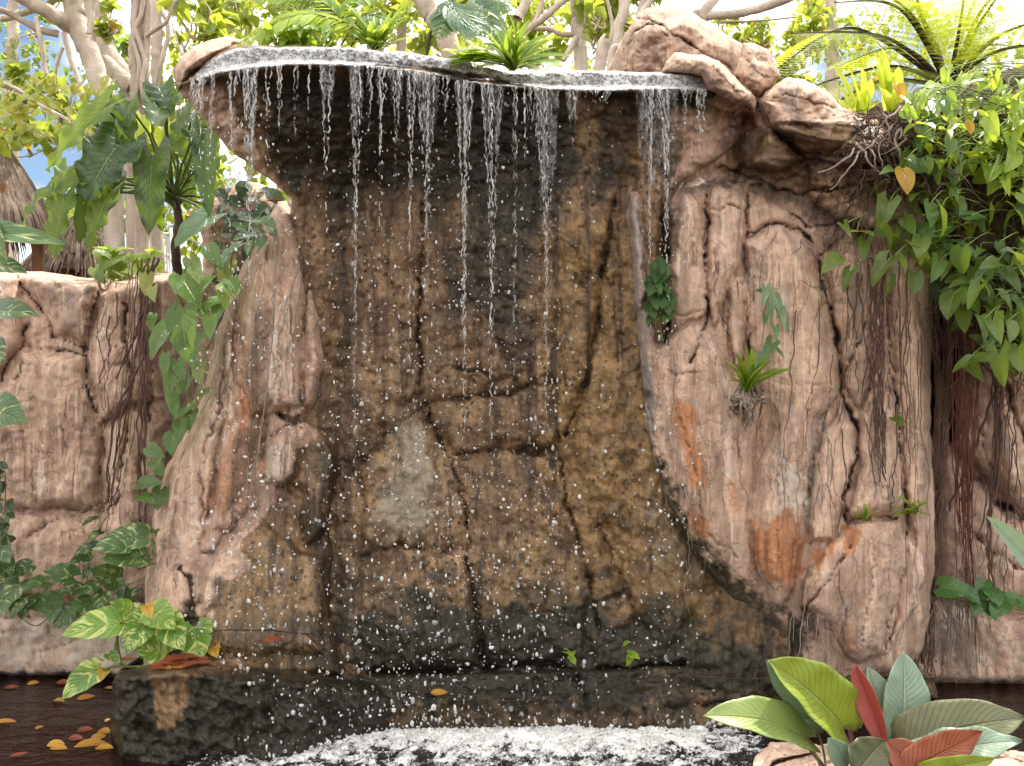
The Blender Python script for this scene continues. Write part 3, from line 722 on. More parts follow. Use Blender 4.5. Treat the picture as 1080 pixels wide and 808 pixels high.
# ------------------------------------------------------------------ shelf along the water and the mossy boulder
SHF = [(300, 708), (380, 706), (460, 703), (520, 699), (600, 697), (660, 692), (720, 690), (800, 692), (860, 702), (950, 704), (985, 716), (990, 738), (940, 752), (860, 764), (780, 776), (700, 786), (500, 792), (300, 800)]
def shf_depth(U, V, sd):
    tv = np.interp(U, [300, 520, 660, 760, 860, 985], [716, 712, 708, 702, 712, 722])
    fr = np.interp(U, [300, 380, 700, 800, 900, 985], [4.62, 4.76, 4.80, 4.92, 5.08, 5.25])
    D = fr + np.clip((tv-V)/16., 0, 1.3)*0.30 + 0.06*sstep(735, 700, V) + rough(U, V, 4.8, 0.05, 0.05, 0.012, 1.0, 72)
    x = (U-540)/F*5
    D = D - 0.03*ridge(x*9, 0.2, (404-V)/200.*0.8, 3)*sstep(720, 740, V)
    cd, dirt = cracks(U, V, [([(600, 700), (612, 720), (622, 748)], 2, 0.05), ([(720, 720), (800, 728), (860, 735), (920, 730)], 2.2, 0.05), ([(700, 745), (780, 742), (840, 752)], 2., 0.05), ([(430, 730), (470, 735), (520, 728), (600, 735)], 2, 0.03)]); D = D+cd
    g = 0*U
    black = np.interp(U, [300, 660, 740, 990], [1.1, 1.0, 0.6, 0.55]) + 0*V
    black = black*(1-0.55*pm(U, V, [(300, 742), (500, 742), (560, 746), (700, 746), (700, 770), (500, 772), (300, 780)], 9, 22, 7, 90, 3))
    moss = np.interp(U, [300, 640, 760, 990], [0.65, 0.6, 0.25, 0.2]) + 0*V
    ochre = 0.5*sstep(728, 750, V+6*fbm(U/5., V/30., 1, 3))
    return D, (g+1, g, black, g), (dirt, moss, g, ochre)
o = relief('rock_shelf', SHF, shf_depth, 2.0, 10, 0.12, edge_noise=2.0)
tag(o, 'low dark slimy rock shelf along the foaming water under the falls', 'rock shelf')
BLD = [(119, 722), (126, 708), (150, 702), (196, 700), (226, 692), (238, 676), (258, 662), (300, 660), (345, 674), (380, 694), (420, 716), (430, 800), (380, 806), (300, 812), (200, 822), (132, 824), (122, 800), (117, 760)]
def bld_depth(U, V, sd):
    tv = np.interp(U, [117, 200, 240, 300, 430], [716, 712, 718, 722, 738])
    fr = np.interp(U, [117, 200, 300, 380, 430], [4.40, 4.36, 4.45, 4.62, 4.85])
    D = fr + np.clip((tv-V)/50., 0, 1.3)*0.62 + rough(U, V, 4.4, 0.08, 0.05, 0.016, 0.9, 80) - 0.03*ridge((U-540)/200.*5, 0.4, (404-V)/200.*1.5, 4)
    cd, dirt = cracks(U, V, [([(165, 730), (185, 735), (200, 760), (205, 785)], 1.5, 0.015), ([(270, 690), (310, 700), (340, 712), (380, 716)], 2, 0.04)]); D = D+cd
    g = 0*U
    ochre = 0.5*pm(U, V, [(160, 712), (196, 712), (204, 740), (186, 762), (166, 768), (160, 740)], 6, 8, 10, 95)
    black = 0.92*(1-0.8*pm(U, V, [(160, 712), (196, 712), (204, 740), (186, 768), (164, 768)], 6, 8, 10, 96)) * sstep(690, 720, V+8*fbm(U/20, V/20, 3, 3))
    wet = 0.35+0.65*sstep(688, 712, V)
    moss = 0.85*sstep(700, 730, V+10*fbm(U/20, V/20, 3, 3))*(1-0.9*pm(U, V, [(160, 712), (196, 712), (204, 740), (186, 768), (164, 768)], 6, 8, 10, 96))
    pale = 0.25*pm(U, V, [(125, 706), (230, 696), (230, 704), (125, 712)], 4, 4, 10, 97)
    return D, (wet, g, black, pale), (dirt, moss, g, ochre)
o = relief('boulder', BLD, bld_depth, 2.0, 14, 0.35, edge_noise=2.5, solid=True, back=0.5)
tag(o, 'dark mossy boulder in the water at the lower left, leaf litter on top', 'boulder')

# ------------------------------------------------------------------ dry boulders on top
def top_boulder(poly, D0, facets, label, seed, rw, th, mask=None, back=0.6):
    def fn(U, V, sd):
        D = D0 + rough(U, V, D0, 0.05, 0.05, 0.008, 1.0, seed)
        for pts, w, dep in facets:
            pass
        cd, dirt = cracks(U, V, [(p, w, d) for p, w, d in facets]); fc = fine_cracks(U, V, seed*0.37, 1.0); D = D+cd+0.012*fc; dirt = np.maximum(dirt, 0.5*fc)
        # planar facets: ridge-like tilt noise
        x = (U-540)/F*D0; z = (404-V)/F*D0
        r_ = np.random.default_rng(seed)
        Pp = np.array(poly, float); cu, cv = Pp.mean(0); hs = 0.5*min(np.ptp(Pp[:, 0]), np.ptp(Pp[:, 1]))/F*D0
        xc = (U-cu)/F*D0; zc = (cv-V)/F*D0
        fac = np.full(U.shape, -9.0)
        for k in range(9):
            a = k/9*6.283+r_.uniform(-.3, .3); g_ = r_.uniform(.35, 1.5); c0 = r_.uniform(.05, .65)*hs
            fac = np.maximum(fac, g_*(np.cos(a)*xc+np.sin(a)*zc-c0))
        D = D + np.maximum(fac, 0)*0.9 - 0.03*np.abs(fbm(x*1.8+seed, 0.5, z*1.8, 2))
        g = 0*U
        A = [g+0.08, g, g, g]; B = [dirt, g, g+0.15, g]
        if mask: mask(U, V, A, B)
        return D, A, B
    o = relief('boulder', poly, fn, 1.5, rw, th, solid=True, edge_noise=1.5, back=back)
    return tag(o, label, 'boulder', 'boulders on top of the waterfall')
top_boulder([(640, 88), (642, 72), (648, 58), (656, 44), (668, 22), (680, 8), (700, 5), (722, 8), (745, 22), (772, 40), (788, 48), (800, 62), (790, 85), (770, 100), (700, 98)],
            5.35, [([(672, 18), (690, 22), (710, 35), (730, 48), (745, 60), (770, 72)], 1.8, 0.05), ([(655, 55), (668, 34), (690, 24), (706, 40)], 1.5, 0.04)],
            'largest tan boulder, a pointed dome behind the right end of the lip', 101, 24, 0.32)
top_boulder([(776, 78), (780, 62), (784, 46), (796, 46), (810, 52), (818, 68), (823, 80), (812, 94), (801, 102), (788, 92)],
            4.95, [([(784, 62), (800, 78), (815, 84)], 1.2, 0.02)], 'small angular tan boulder wedged between the dome and the flat slab', 110, 8, 0.12)
def nose_mask(U, V, A, B):
    B[1] = 0.55*pm(U, V, [(744, 84), (756, 82), (764, 100), (756, 104)], 3, 4, 6, 111)
top_boulder([(698, 78), (702, 66), (712, 55), (726, 58), (742, 59), (758, 64), (772, 78), (786, 92), (796, 102), (798, 110), (795, 128), (790, 114), (778, 112), (762, 104), (748, 96), (740, 80)],
            4.78, [([(744, 60), (752, 72), (766, 86), (784, 100)], 1.4, 0.02)], 'tan boulder shaped like a beak at the right end of the wet lip', 120, 9, 0.16, nose_mask, 0.4)
top_boulder([(799, 106), (806, 97), (818, 88), (830, 81), (846, 84), (862, 90), (875, 97), (888, 112), (914, 124), (936, 140), (940, 166), (905, 172), (866, 170), (838, 156), (816, 138), (804, 122)],
            4.82, [([(806, 104), (830, 100), (860, 108), (884, 116)], 1.3, 0.025), ([(812, 122), (840, 120), (880, 128), (930, 140)], 1.1, 0.03), ([(830, 138), (870, 140), (930, 154)], 1.0, 0.02)], 'flat topped tan slab rightmost of the boulders above the falls', 130, 12, 0.2)
# ================================================================== GROUND, POOL, FALLING WATER
def soil_material():
    m = NT('soil'); P = m.pos()
    n1 = m.noise(P, 3.0, 8, 0.65); n2 = m.noise(P, 30, 6, 0.7)
    c = m.mix(n1, (0.035, 0.022, 0.014), (0.11, 0.075, 0.048))
    c = m.mix(m.math('MULTIPLY', m.ss(n2, 0.5, 0.7), 0.6), c, (0.17, 0.11, 0.06))
    return m.done(m.bsdf(c, 0.95, m.bump(m.math('ADD', n1, n2), 0.8, 0.05), 0.2))
SOIL = soil_material()
def terrain():
    xs = np.concatenate([[-400, -150, -60, -30], np.linspace(-14, 14, 90), [30, 60, 150, 400]])
    ys = np.concatenate([[-300, -80, -20, -8], np.linspace(-4, 16, 110), [22, 40, 90, 200, 500]])
    X, Y = np.meshgrid(xs, ys)
    back = sstep(5.85, 6.25, Y)
    hb = 2.25 + 0.75*np.exp(-(X/1.6)**4) + 0.3*sstep(1.6, 3, X) + 0.08*fbm(X*0.8, Y*0.8, 2, 3)
    near = sstep(2.3, 1.5, Y)
    Z = -0.7 + back*(hb+0.7) + near*0.9 + 0.02*fbm(X*2, Y*2, 5, 3)
    n, k = X.shape
    i = np.arange(n*k).reshape(n, k)
    f = np.stack([i[:-1, :-1].ravel(), i[:-1, 1:].ravel(), i[1:, 1:].ravel(), i[1:, :-1].ravel()], 1)
    o = mesh_np('ground', np.stack([X.ravel(), Y.ravel(), Z.ravel()], 1), f, SOIL)
    tag(o, kind='structure')
terrain()
# soil mound added behind the right creeper to block light coming through
def soil_depth(U, V, sd):
    D = 5.35 + rough(U, V, 5.3, 0.12, 0.08, 0.02, 1, 140) - 0.25*sstep(0, 50, sd)
    g = 0*U
    return D, (g, g, g, g), (g, g, g, g)
o = relief('light_block_mound', [(895, 122), (930, 100), (1000, 92), (1120, 60), (1160, 300), (1100, 400), (1040, 380), (1005, 330), (975, 280), (945, 230), (915, 190), (900, 160)], soil_depth, 4, 24, 0.3, mat=SOIL, edge_noise=8)
tag(o, kind='structure')

def water_material():
    m = NT('pool_water'); P = m.pos()
    n1 = m.noise(m.scaled(P, (1.0, 2.2, 1)), 5.0, 4, 0.55, 0.4); n2 = m.noise(m.scaled(P, (1, 1.8, 1)), 22, 3, 0.5)
    h = m.math('ADD', n1, m.math('MULTIPLY', n2, 0.25))
    return m.done(m.bsdf((0.012, 0.004, 0.004), 0.05, m.bump(h, 0.35, 0.05), 0.5, IOR=1.33))
def pool():
    xs = np.linspace(-9, 9, 60); ys = np.linspace(1.7, 6.2, 40)
    X, Y = np.meshgrid(xs, ys); n, k = X.shape
    i = np.arange(n*k).reshape(n, k)
    f = np.stack([i[:-1, :-1].ravel(), i[:-1, 1:].ravel(), i[1:, 1:].ravel(), i[1:, :-1].ravel()], 1)
    o = mesh_np('water', np.stack([X.ravel(), Y.ravel(), 0*X.ravel()], 1), f, water_material())
    tag(o, kind='structure')
pool()

def foam_material():
    m = NT('foam'); P = m.pos()
    msk = m.attr('foam')[0]
    n1 = m.noise(m.scaled(P, (1, 1.5, 1)), 9.0, 8, 0.62, 0.8); n2 = m.noise(m.scaled(P, (1, 0.8, 1)), 85.0, 5, 0.7, 0.8)
    f = m.math('ADD', m.math('MULTIPLY', n1, 0.75), m.math('MULTIPLY', n2, 0.42))
    f = m.math('SUBTRACT', f, 0.015)
    f = m.math('ADD', f, m.math('MULTIPLY', m.math('SUBTRACT', msk, 0.5), 0.55))
    n4 = m.noise(m.scaled(P, (1, 1.4, 1)), 6.5, 5, 0.65, 1.8)
    f = m.math('ADD', f, m.math('MULTIPLY', m.math('SUBTRACT', n4, 0.5), 0.55))
    k = m.math('ADD', m.math('MULTIPLY', m.ss(f, 0.60, 0.68), 0.6), m.math('MULTIPLY', m.ss(f, 0.66, 0.74), 0.4))
    c = m.mix(k, (0.010, 0.007, 0.007), (0.94, 0.94, 0.94))
    h = m.math('ADD', n1, m.math('MULTIPLY', n2, 0.7))
    r = m.lin(k, 0, 1, 0.06, 0.45)
    return m.done(m.bsdf(c, r, m.bump(h, 0.55, 0.04), 0.5))
def foam():
    xs = np.arange(-1.75, 1.75, 0.011); ys = np.arange(3.7, 5.05, 0.011)
    X, Y = np.meshgrid(xs, ys)
    edge = np.minimum(sstep(-1.72, -1.2, X + 0.15*fbm(X*3, Y*3, 1, 3)), sstep(1.62, 0.75, X + 0.15*fbm(X*3, Y*3, 4, 3)))
    edge = edge*sstep(5.04, 4.95, Y)*sstep(3.7, 4.15, Y)
    tur = np.abs(fbm(X*4.5, Y*5.5, 0.3, 4))
    Z = -0.02 + edge*(0.014 + 0.026*tur + 0.024*np.abs(fbm(X*24, Y*24, 3, 4)) + 0.026*np.exp(-((Y-4.62)/0.16)**2))
    n, k = X.shape
    i = np.arange(n*k).reshape(n, k)
    f = np.stack([i[:-1, :-1].ravel(), i[:-1, 1:].ravel(), i[1:, 1:].ravel(), i[1:, :-1].ravel()], 1)
    a = np.stack([edge.ravel()*(0.62+0.35*np.exp(-((Y.ravel()-4.68)/0.18)**2)), 0*X.ravel(), 0*X.ravel(), 0*X.ravel()+1], 1)
    o = mesh_np('foam', np.stack([X.ravel(), Y.ravel(), Z.ravel()], 1), f, foam_material(), attrs={'foam': a})
    tag(o, kind='stuff')
foam()

# ------------------------------------------------------------------ waterfall: film on the lip and falling strands
def froth_material():
    m = NT('lip_water'); P = m.pos()
    n1 = m.noise(m.scaled(P, (1, 0.6, 1.0)), 75.0, 4, 0.7, 0.6); n2 = m.noise(P, 12.0, 5, 0.6)
    ff = m.math('ADD', m.math('MULTIPLY', n1, 0.9), m.math('MULTIPLY', m.math('SUBTRACT', n2, 0.5), 0.5))
    k = m.ss(ff, 0.36, 0.54)
    c = m.mix(k, (0.24, 0.245, 0.255), (0.80, 0.80, 0.82))
    return m.done(m.bsdf(c, 0.22, m.bump(n1, 0.9, 0.02), 0.6))
def drop_material():
    m = NT('falling_water')
    tr_ = m.attr('tint')[0]
    b = m.bsdf((0.97, 0.97, 0.97), 0.07, None, 0.7, Transmission_Weight=m.lin(tr_, 0, 1, 0.95, 0.35), IOR=1.33)
    return m.done(b)
DROP = drop_material()
fall = empty('waterfall', at(470, 80, 4.6))
tag(fall, 'thin curtain of falling water strands under the wet stone lip', 'waterfall')
def film_depth(U, V, sd):
    D = cen_depth(U, V, sd)[0] - 0.03
    D = D - 0.014*np.abs(fbm(U/4., V/2.5, 0.4, 3))
    g = 0*U
    return D, (g, g, g, g), (g, g, g, g)
FILM = [(203, 82), (218, 66), (236, 56), (250, 51), (300, 48.5), (360, 50), (427, 55.5), (494, 65.5), (527, 72), (546, 77), (562, 75), (644, 76), (720, 78), (742, 82), (752, 94), (735, 97),
        (720, 96), (680, 97), (627, 97), (580, 95), (556, 92), (530, 84), (494, 78), (462, 74), (430, 70), (400, 69), (360, 70), (301, 71), (265, 75), (233, 80), (214, 86)]
relief('water_film', FILM, film_depth, 1.3, 4, 0.03, edge_noise=1.5, mat=froth_material(), parent=fall)

class MB:
    """collects tubes, leaves and blobs into one mesh"""
    def __init__(s): s.v = []; s.q = []; s.t = []; s.uv = []; s.c = []; s.n = 0
    def add(s, v, q=None, t=None, uv=None, c=(1, 1, 1, 1)):
        v = np.asarray(v, float); k = len(v)
        s.v.append(v)
        if q is not None and len(q): s.q.append(np.asarray(q)+s.n)
        if t is not None and len(t): s.t.append(np.asarray(t)+s.n)
        s.uv.append(np.zeros((k, 2)) if uv is None else np.asarray(uv))
        c = np.asarray(c, float)
        s.c.append(np.broadcast_to(c, (k, 4)) if c.ndim == 1 else c)
        s.n += k
    def tube(s, pts, rad, sides=6, c=(1, 1, 1, 1), cap=True):
        P = np.asarray(pts, float); n = len(P)
        R = np.broadcast_to(np.asarray(rad, float), (n,))
        T = np.gradient(P, axis=0); T /= np.linalg.norm(T, axis=1, keepdims=True)+1e-9
        ref = np.array([0.3, 1.0, 0.2]) if abs(T[:, 1]).mean() < 0.8 else np.array([1.0, 0.1, 0.2])
        A = np.cross(T, ref); A /= np.linalg.norm(A, axis=1, keepdims=True)+1e-9
        B = np.cross(T, A)
        th = np.arange(sides)/sides*2*np.pi
        V = P[:, None, :] + R[:, None, None]*(np.cos(th)[None, :, None]*A[:, None, :]+np.sin(th)[None, :, None]*B[:, None, :])
        i = np.arange(n*sides).reshape(n, sides); j = np.roll(i, -1, 1)
        q = np.stack([i[:-1].ravel(), j[:-1].ravel(), j[1:].ravel(), i[1:].ravel()], 1)
        uv = np.stack([np.tile(th/6.283, n), np.repeat(np.linspace(0, 1, n), sides)], 1)
        s.add(V.reshape(-1, 3), q, None, uv, c)
    def build(s, name, mat, parent=None, smooth=True):
        f = []
        if s.q: f.append(np.concatenate(s.q))
        if s.t: f.append(np.concatenate(s.t))
        return mesh_np(name, np.concatenate(s.v), f, mat, parent, smooth, np.concatenate(s.uv), {'tint': np.concatenate(s.c)})

# u at the lip, top width px, end v, strength
STRANDS_ = [(204, 5, 170, .6), (213, 6, 190, .6), (223, 6, 215, .65), (245, 7, 230, .8), (264, 16, 300, 1.25), (283, 5, 190, .7), (296, 8, 175, .5), (312, 5, 160, .5), (326, 4, 150, .45),
           (345, 14, 225, .8), (376, 12, 330, 1.15), (390, 8, 150, .5), (402, 7, 240, .7), (418, 12, 190, .6), (433, 10, 270, .8), (451, 22, 290, .9), (470, 10, 150, .5), (490, 20, 335, .95), (519, 22, 330, .9),
           (543, 4, 440, 1.0), (554, 3, 175, .6), (577, 24, 405, 1.3), (604, 12, 175, .5), (630, 30, 120, .25), (684, 12, 300, 1.0), (703, 14, 310, 1.0), (722, 6, 190, .55), (737, 5, 165, .5)]
STRANDS = [(a, b, (min(520, 95+(c-95)*(1.8 if 370 < a < 600 else 1.5)) if d > .75 else 95+(c-95)*1.15), d) for a, b, c, d in STRANDS_]
def strand(u, w, vend, st):
    mb = MB()
    D = 1510.0/(404-np.interp(u, LIPU, LIPV)) - 0.05
    ppm = F/D
    vl = float(lipv(np.array(u)))
    nf = max(2, int(2+w/2.2))
    for k in range(nf):
        off = (random.random()-0.5)*w; cc = random.uniform(0.0, 0.75)
        ln = (vend-vl)*(1.0 if k == 0 else random.uniform(0.25, 1.0))
        n = max(8, int(ln/1.6))
        t = np.linspace(0, 1, n); vv = vl-2+t*ln
        conv = np.clip((vv-vl)/(0.32*(vend-vl)+20), 0, 1)
        uu = u + off*(1-0.8*conv) + 1.9*fbm(vv/10., k*7.1+u, 0.5, 3) + 0.8*fbm(vv/2.2, k*3.3+u, 1.5, 2)
        r = (0.0028+0.0024*st)*(0.75 + 0.9*np.clip(fbm(vv/4.5, k*5.7+u*0.31, 2.5, 3), -0.7, 1.6))
        r = r*(1.15-0.6*t)*(1.0 if k == 0 else 0.58)
        gap = fbm(vv/6., k*2.9+u*0.77, 4.5, 2)
        r = np.where(gap > 0.66-0.92*t**0.75, 0.0002*r/0.003, r)
        r = np.maximum(r, 0.0002)
        dd = D + 0.02*fbm(vv/12., k*1.3, u*0.1, 2) - 0.04*t
        pts = np.stack([(uu-540)/F*D, dd, CAMZ+(404-vv)/F*D], 1)
        ok = r > 0.0005
        # split in runs
        i = 0
        while i < n:
            if not ok[i]: i += 1; continue
            j = i
            while j < n and ok[j]: j += 1
            if j-i >= 2:
                rr = r[i:j].copy(); rr[0] *= 0.4 if i > 0 else 1; rr[-1] *= 0.3
                mb.tube(pts[i:j], rr, 6, (cc, cc, cc, 1))
            i = j
    mb.build('strand', DROP, fall)
for a in STRANDS: strand(*a)
for i in range(24):
    u_ = random.choice([random.uniform(205, 300), random.uniform(385, 470), random.uniform(560, 612)]) if i < 19 else random.uniform(672, 745)
    strand(u_, random.uniform(4, 16), float(lipv(np.array(u_)))+random.uniform(25, 85), random.uniform(.05, .35))
# thin clear veil between the two right strands
def veil():
    m = NT('clear_veil')
    gl = m.n('ShaderNodeBsdfGlossy'); gl.inputs['Roughness'].default_value = 0.12
    tr = m.n('ShaderNodeBsdfTransparent'); tr.inputs[0].default_value = (0.88, 0.89, 0.92, 1)
    P = m.pos(); n1 = m.noise(m.scaled(P, (1, 1, 0.35)), 40, 4, 0.6, 0.5)
    nb = m.bump(n1, 1.0, 0.03); m.lk(nb, gl.inputs['Normal'])
    mx_ = m.n('ShaderNodeMixShader'); m.lk(m.lin(n1, 0.40, 0.72, 0.02, 0.20), mx_.inputs[0])
    m.lk(tr.outputs[0], mx_.inputs[1]); m.lk(gl.outputs[0], mx_.inputs[2])
    return m.done(mx_.outputs[0])
VEIL = veil()
def sheet(u0, w0, v0, v1, taper):
    us = np.linspace(u0-w0/2, u0+w0/2, max(10, int(w0))); vs = np.linspace(v0, v1, 80)
    U, V = np.meshgrid(us, vs)
    tt = (V-v0)/(v1-v0)
    Uu = u0+(U-u0)*(1-taper*tt) + 1.2*fbm(V/10., U/20., 3, 2)
    D = 1510.0/(404-np.interp(u0, LIPU, LIPV)) - 0.055 + 0.012*fbm(U/6., V/14., 2+u0, 3)
    n, k = U.shape
    i = np.arange(n*k).reshape(n, k)
    f = np.stack([i[:-1, :-1].ravel(), i[1:, :-1].ravel(), i[1:, 1:].ravel(), i[:-1, 1:].ravel()], 1)
    kp = tt[:-1, :-1].ravel() < 0.72+0.5*fbm(U[:-1, :-1].ravel()/4., V[:-1, :-1].ravel()/40., 1+u0, 2)
    mesh_np('veil', np.stack([(Uu.ravel()-540)/F*D.ravel(), D.ravel(), CAMZ+(404-V.ravel())/F*D.ravel()], 1), f[kp], VEIL, fall)
sheet(693, 46, 95, 235, .35)
for u_, w_, v_ in ((264, 16, 190), (345, 18, 130), (376, 16, 170), (418, 18, 130), (451, 26, 170), (490, 22, 170), (519, 26, 180), (577, 26, 250), (604, 16, 140), (433, 12, 150)):
    sheet(u_, w_, float(lipv(np.array(u_)))-1, v_, .6)

# ------------------------------------------------------------------ spray of drops
def ico():
    import bmesh
    bm = bmesh.new(); bmesh.ops.create_icosphere(bm, subdivisions=1, radius=1.0)
    v = np.array([x.co[:] for x in bm.verts]); f = np.array([[q.index for q in p.verts] for p in bm.faces]); bm.free()
    return v, f
ICO_V, ICO_F = ico()
def spray():
    rng = np.random.default_rng(5)
    pts = []
    lipx = [s[0] for s in STRANDS]; wt_ = np.array([s[3]*(s[1]+6) for s in STRANDS]); wt_ /= wt_.sum()
    N = 3800
    s = rng.choice(len(lipx), N, p=wt_)  # strand each drop falls from
    u = np.array(lipx)[s] + rng.normal(0, 1, N)*np.array([x[1]*0.3+3 for x in STRANDS])[s]
    v = 95 + rng.random(N)**0.9*690
    u = u + rng.normal(0, 1, N)*(v-90)*np.where(rng.random(N) < .6, 0.010, 0.045)
    size = np.clip(rng.lognormal(-0.3, 0.5, N), 0.3, 1.7)*(0.7+0.5*(v-90)/690)
    # wide drops in the open area
    N2 = 1500
    u2 = rng.uniform(225, 715, N2); v2 = 150 + rng.random(N2)**0.75*640
    keep = rng.random(N2) < np.interp(u2, [225, 270, 340, 470, 560, 640, 715], [0.25, .5, 1, 1, .85, .5, .15])
    u2, v2 = u2[keep], v2[keep]; s2 = np.clip(rng.lognormal(-0.5, 0.5, len(u2)), 0.25, 1.6)*(0.7+0.5*(v2-90)/690)
    u = np.concatenate([u, u2]); v = np.concatenate([v, v2]); size = np.concatenate([size, s2])
    D = np.interp(u, LIPU, 1510.0/(404-LIPV)) - 0.05 + rng.normal(0, 0.06, len(u)) - 0.05*(v-90)/690
    r = 0.0048*size
    z = CAMZ+(404-v)/F*D
    ok = z > 0.03
    x = (u-540)/F*D
    C = np.stack([x, D, z], 1)[ok]; r = r[ok]
    # splash thrown up where the drops land
    N3 = 1300
    sx = rng.uniform(-1.45, 1.15, N3); sy = 4.62+rng.normal(0, .2, N3); szz = 0.02+np.abs(rng.normal(0, .035, N3))
    sk_ = (sy < 4.9) & (sy > 4.0)
    C = np.concatenate([C, np.stack([sx, sy, szz], 1)[sk_]]); r = np.concatenate([r, 0.0045*np.clip(rng.lognormal(-.2, .5, N3), .3, 2.4)[sk_]]); n = len(C)
    sc = r[:, None]*np.stack([rng.uniform(.55, 1.5, n), rng.uniform(.7, 1.2, n), rng.uniform(.7, 2.1, n)], 1)
    jit = 1+0.2*rng.normal(size=(n, len(ICO_V), 1))
    V = C[:, None, :] + ICO_V[None]*sc[:, None, :]*jit
    Fc = ICO_F[None]+(np.arange(n)*len(ICO_V))[:, None, None]
    tn = np.repeat(np.stack([rng.random(n)]*4, 1), len(ICO_V), 0)
    o = mesh_np('water_spray', V.reshape(-1, 3), Fc.reshape(-1, 3), DROP, attrs={'tint': tn})
    tag(o, kind='stuff')
spray()
# ================================================================== PLANTS NEAR THE FALLS
def leaf_mat(name, dark, light, trans, vein=(0.35, 0.42, 0.16), veins=9, var=0.0, varcol=(0.55, 0.58, 0.22), rough=0.38, tmix=0.35, slant=0.35, back=None, veinamt=0.4, bumps=0.7):
    m = NT(name)
    uvn = m.n('ShaderNodeUVMap'); sp = m.n('ShaderNodeSeparateXYZ'); m.lk(uvn.outputs[0], sp.inputs[0])
    x = m.math('ABSOLUTE', m.math('MULTIPLY', m.math('SUBTRACT', sp.outputs[0], 0.5), 2.0))
    y = sp.outputs[1]
    tr_, tg_, tb_, ta_ = m.attr('tint')
    P = m.pos()
    n1 = m.noise(P, 14.0, 4, 0.6); n2 = m.noise(P, 60, 4, 0.6)
    c = m.mix(m.math('ADD', m.math('MULTIPLY', tr_, 0.75), m.math('MULTIPLY', m.math('SUBTRACT', n1, 0.5), 1.3)), dark, light)
    s = m.math('SUBTRACT', y, m.math('MULTIPLY', x, slant))
    fr = m.math('FRACT', m.math('MULTIPLY', s, float(veins)))
    ln = m.ss(m.math('ABSOLUTE', m.math('SUBTRACT', fr, 0.5)), 0.10, 0.02)
    mid = m.ss(x, 0.09, 0.025)
    if var > 0:
        cv = m.n('ShaderNodeCombineXYZ'); m.lk(m.math('MULTIPLY', x, 1.3), cv.inputs[0]); m.lk(m.math('MULTIPLY', s, 8.0), cv.inputs[1]); m.lk(m.math('MULTIPLY', tg_, 40.0), cv.inputs[2])
        nv = m.noise(cv.outputs[0], 0.9, 4, 0.6, 0.8)
        c = m.mix(m.math('MULTIPLY', m.ss(nv, 0.62-0.14*var, 0.70-0.10*var), 0.85), c, varcol)
    c = m.mix(m.math('MULTIPLY', m.math('MAXIMUM', m.math('MULTIPLY', ln, 0.45), mid), veinamt), c, vein)
    c = m.mix(tb_, c, (0.48, 0.27, 0.025))
    c = m.mix(m.math('MULTIPLY', m.ss(n2, 0.62, 0.75), 0.25), c, (0.16, 0.12, 0.04))
    n6 = m.noise(P, 28.0, 5, 0.65)
    c = m.mix(m.math('MULTIPLY', m.ss(m.math('ADD', x, m.math('MULTIPLY', m.math('SUBTRACT', n6, 0.5), 0.9)), 0.98, 1.12), 0.7), c, (0.20, 0.12, 0.04))
    c = m.mix(m.math('MULTIPLY', m.ss(n6, 0.66, 0.70), 0.6), c, (0.14, 0.09, 0.03))
    if back is not None:
        gm = m.n('ShaderNodeNewGeometry')
        c = m.mix(gm.outputs['Backfacing'], c, back)
    h = m.math('ADD', m.math('MULTIPLY', ln, -0.5), m.math('ADD', m.math('MULTIPLY', mid, -0.8), m.math('MULTIPLY', n2, 0.25)))
    nb = m.bump(h, bumps, 0.012)
    b = m.bsdf(c, rough, nb, 0.5)
    t = m.n('ShaderNodeBsdfTranslucent')
    tc_ = m.mix(m.math('MULTIPLY', tr_, 0.5), trans, m.mix(0.5, trans, (0.75, 0.80, 0.12)))
    tc_ = m.mix(tb_, tc_, (0.8, 0.4, 0.03))
    m.lk(tc_, t.inputs[0])
    ad = m.n('ShaderNodeMixShader'); ad.inputs[0].default_value = tmix
    m.lk(b, ad.inputs[1]); m.lk(t.outputs[0], ad.inputs[2])
    return m.done(ad.outputs[0])

def bark_mat(name, a, b, sc=8.0, bump=0.6):
    m = NT(name); P = m.pos()
    n1 = m.noise(m.scaled(P, (1, 1, 0.35)), sc, 7, 0.65); n2 = m.noise(P, sc*6, 5, 0.7)
    c = m.mix(m.ss(n1, 0.3, 0.7), a, b); c = m.mix(m.math('MULTIPLY', m.ss(n2, 0.6, 0.75), 0.5), c, (a[0]*0.5, a[1]*0.5, a[2]*0.5))
    tr_, tg_, tb_, ta_ = m.attr('tint')
    c = m.mix(m.math('SUBTRACT', 1.0, tr_), c, (0.02, 0.012, 0.01))
    return m.done(m.bsdf(c, 0.8, m.bump(m.math('ADD', n1, n2), bump, 0.02), 0.3))

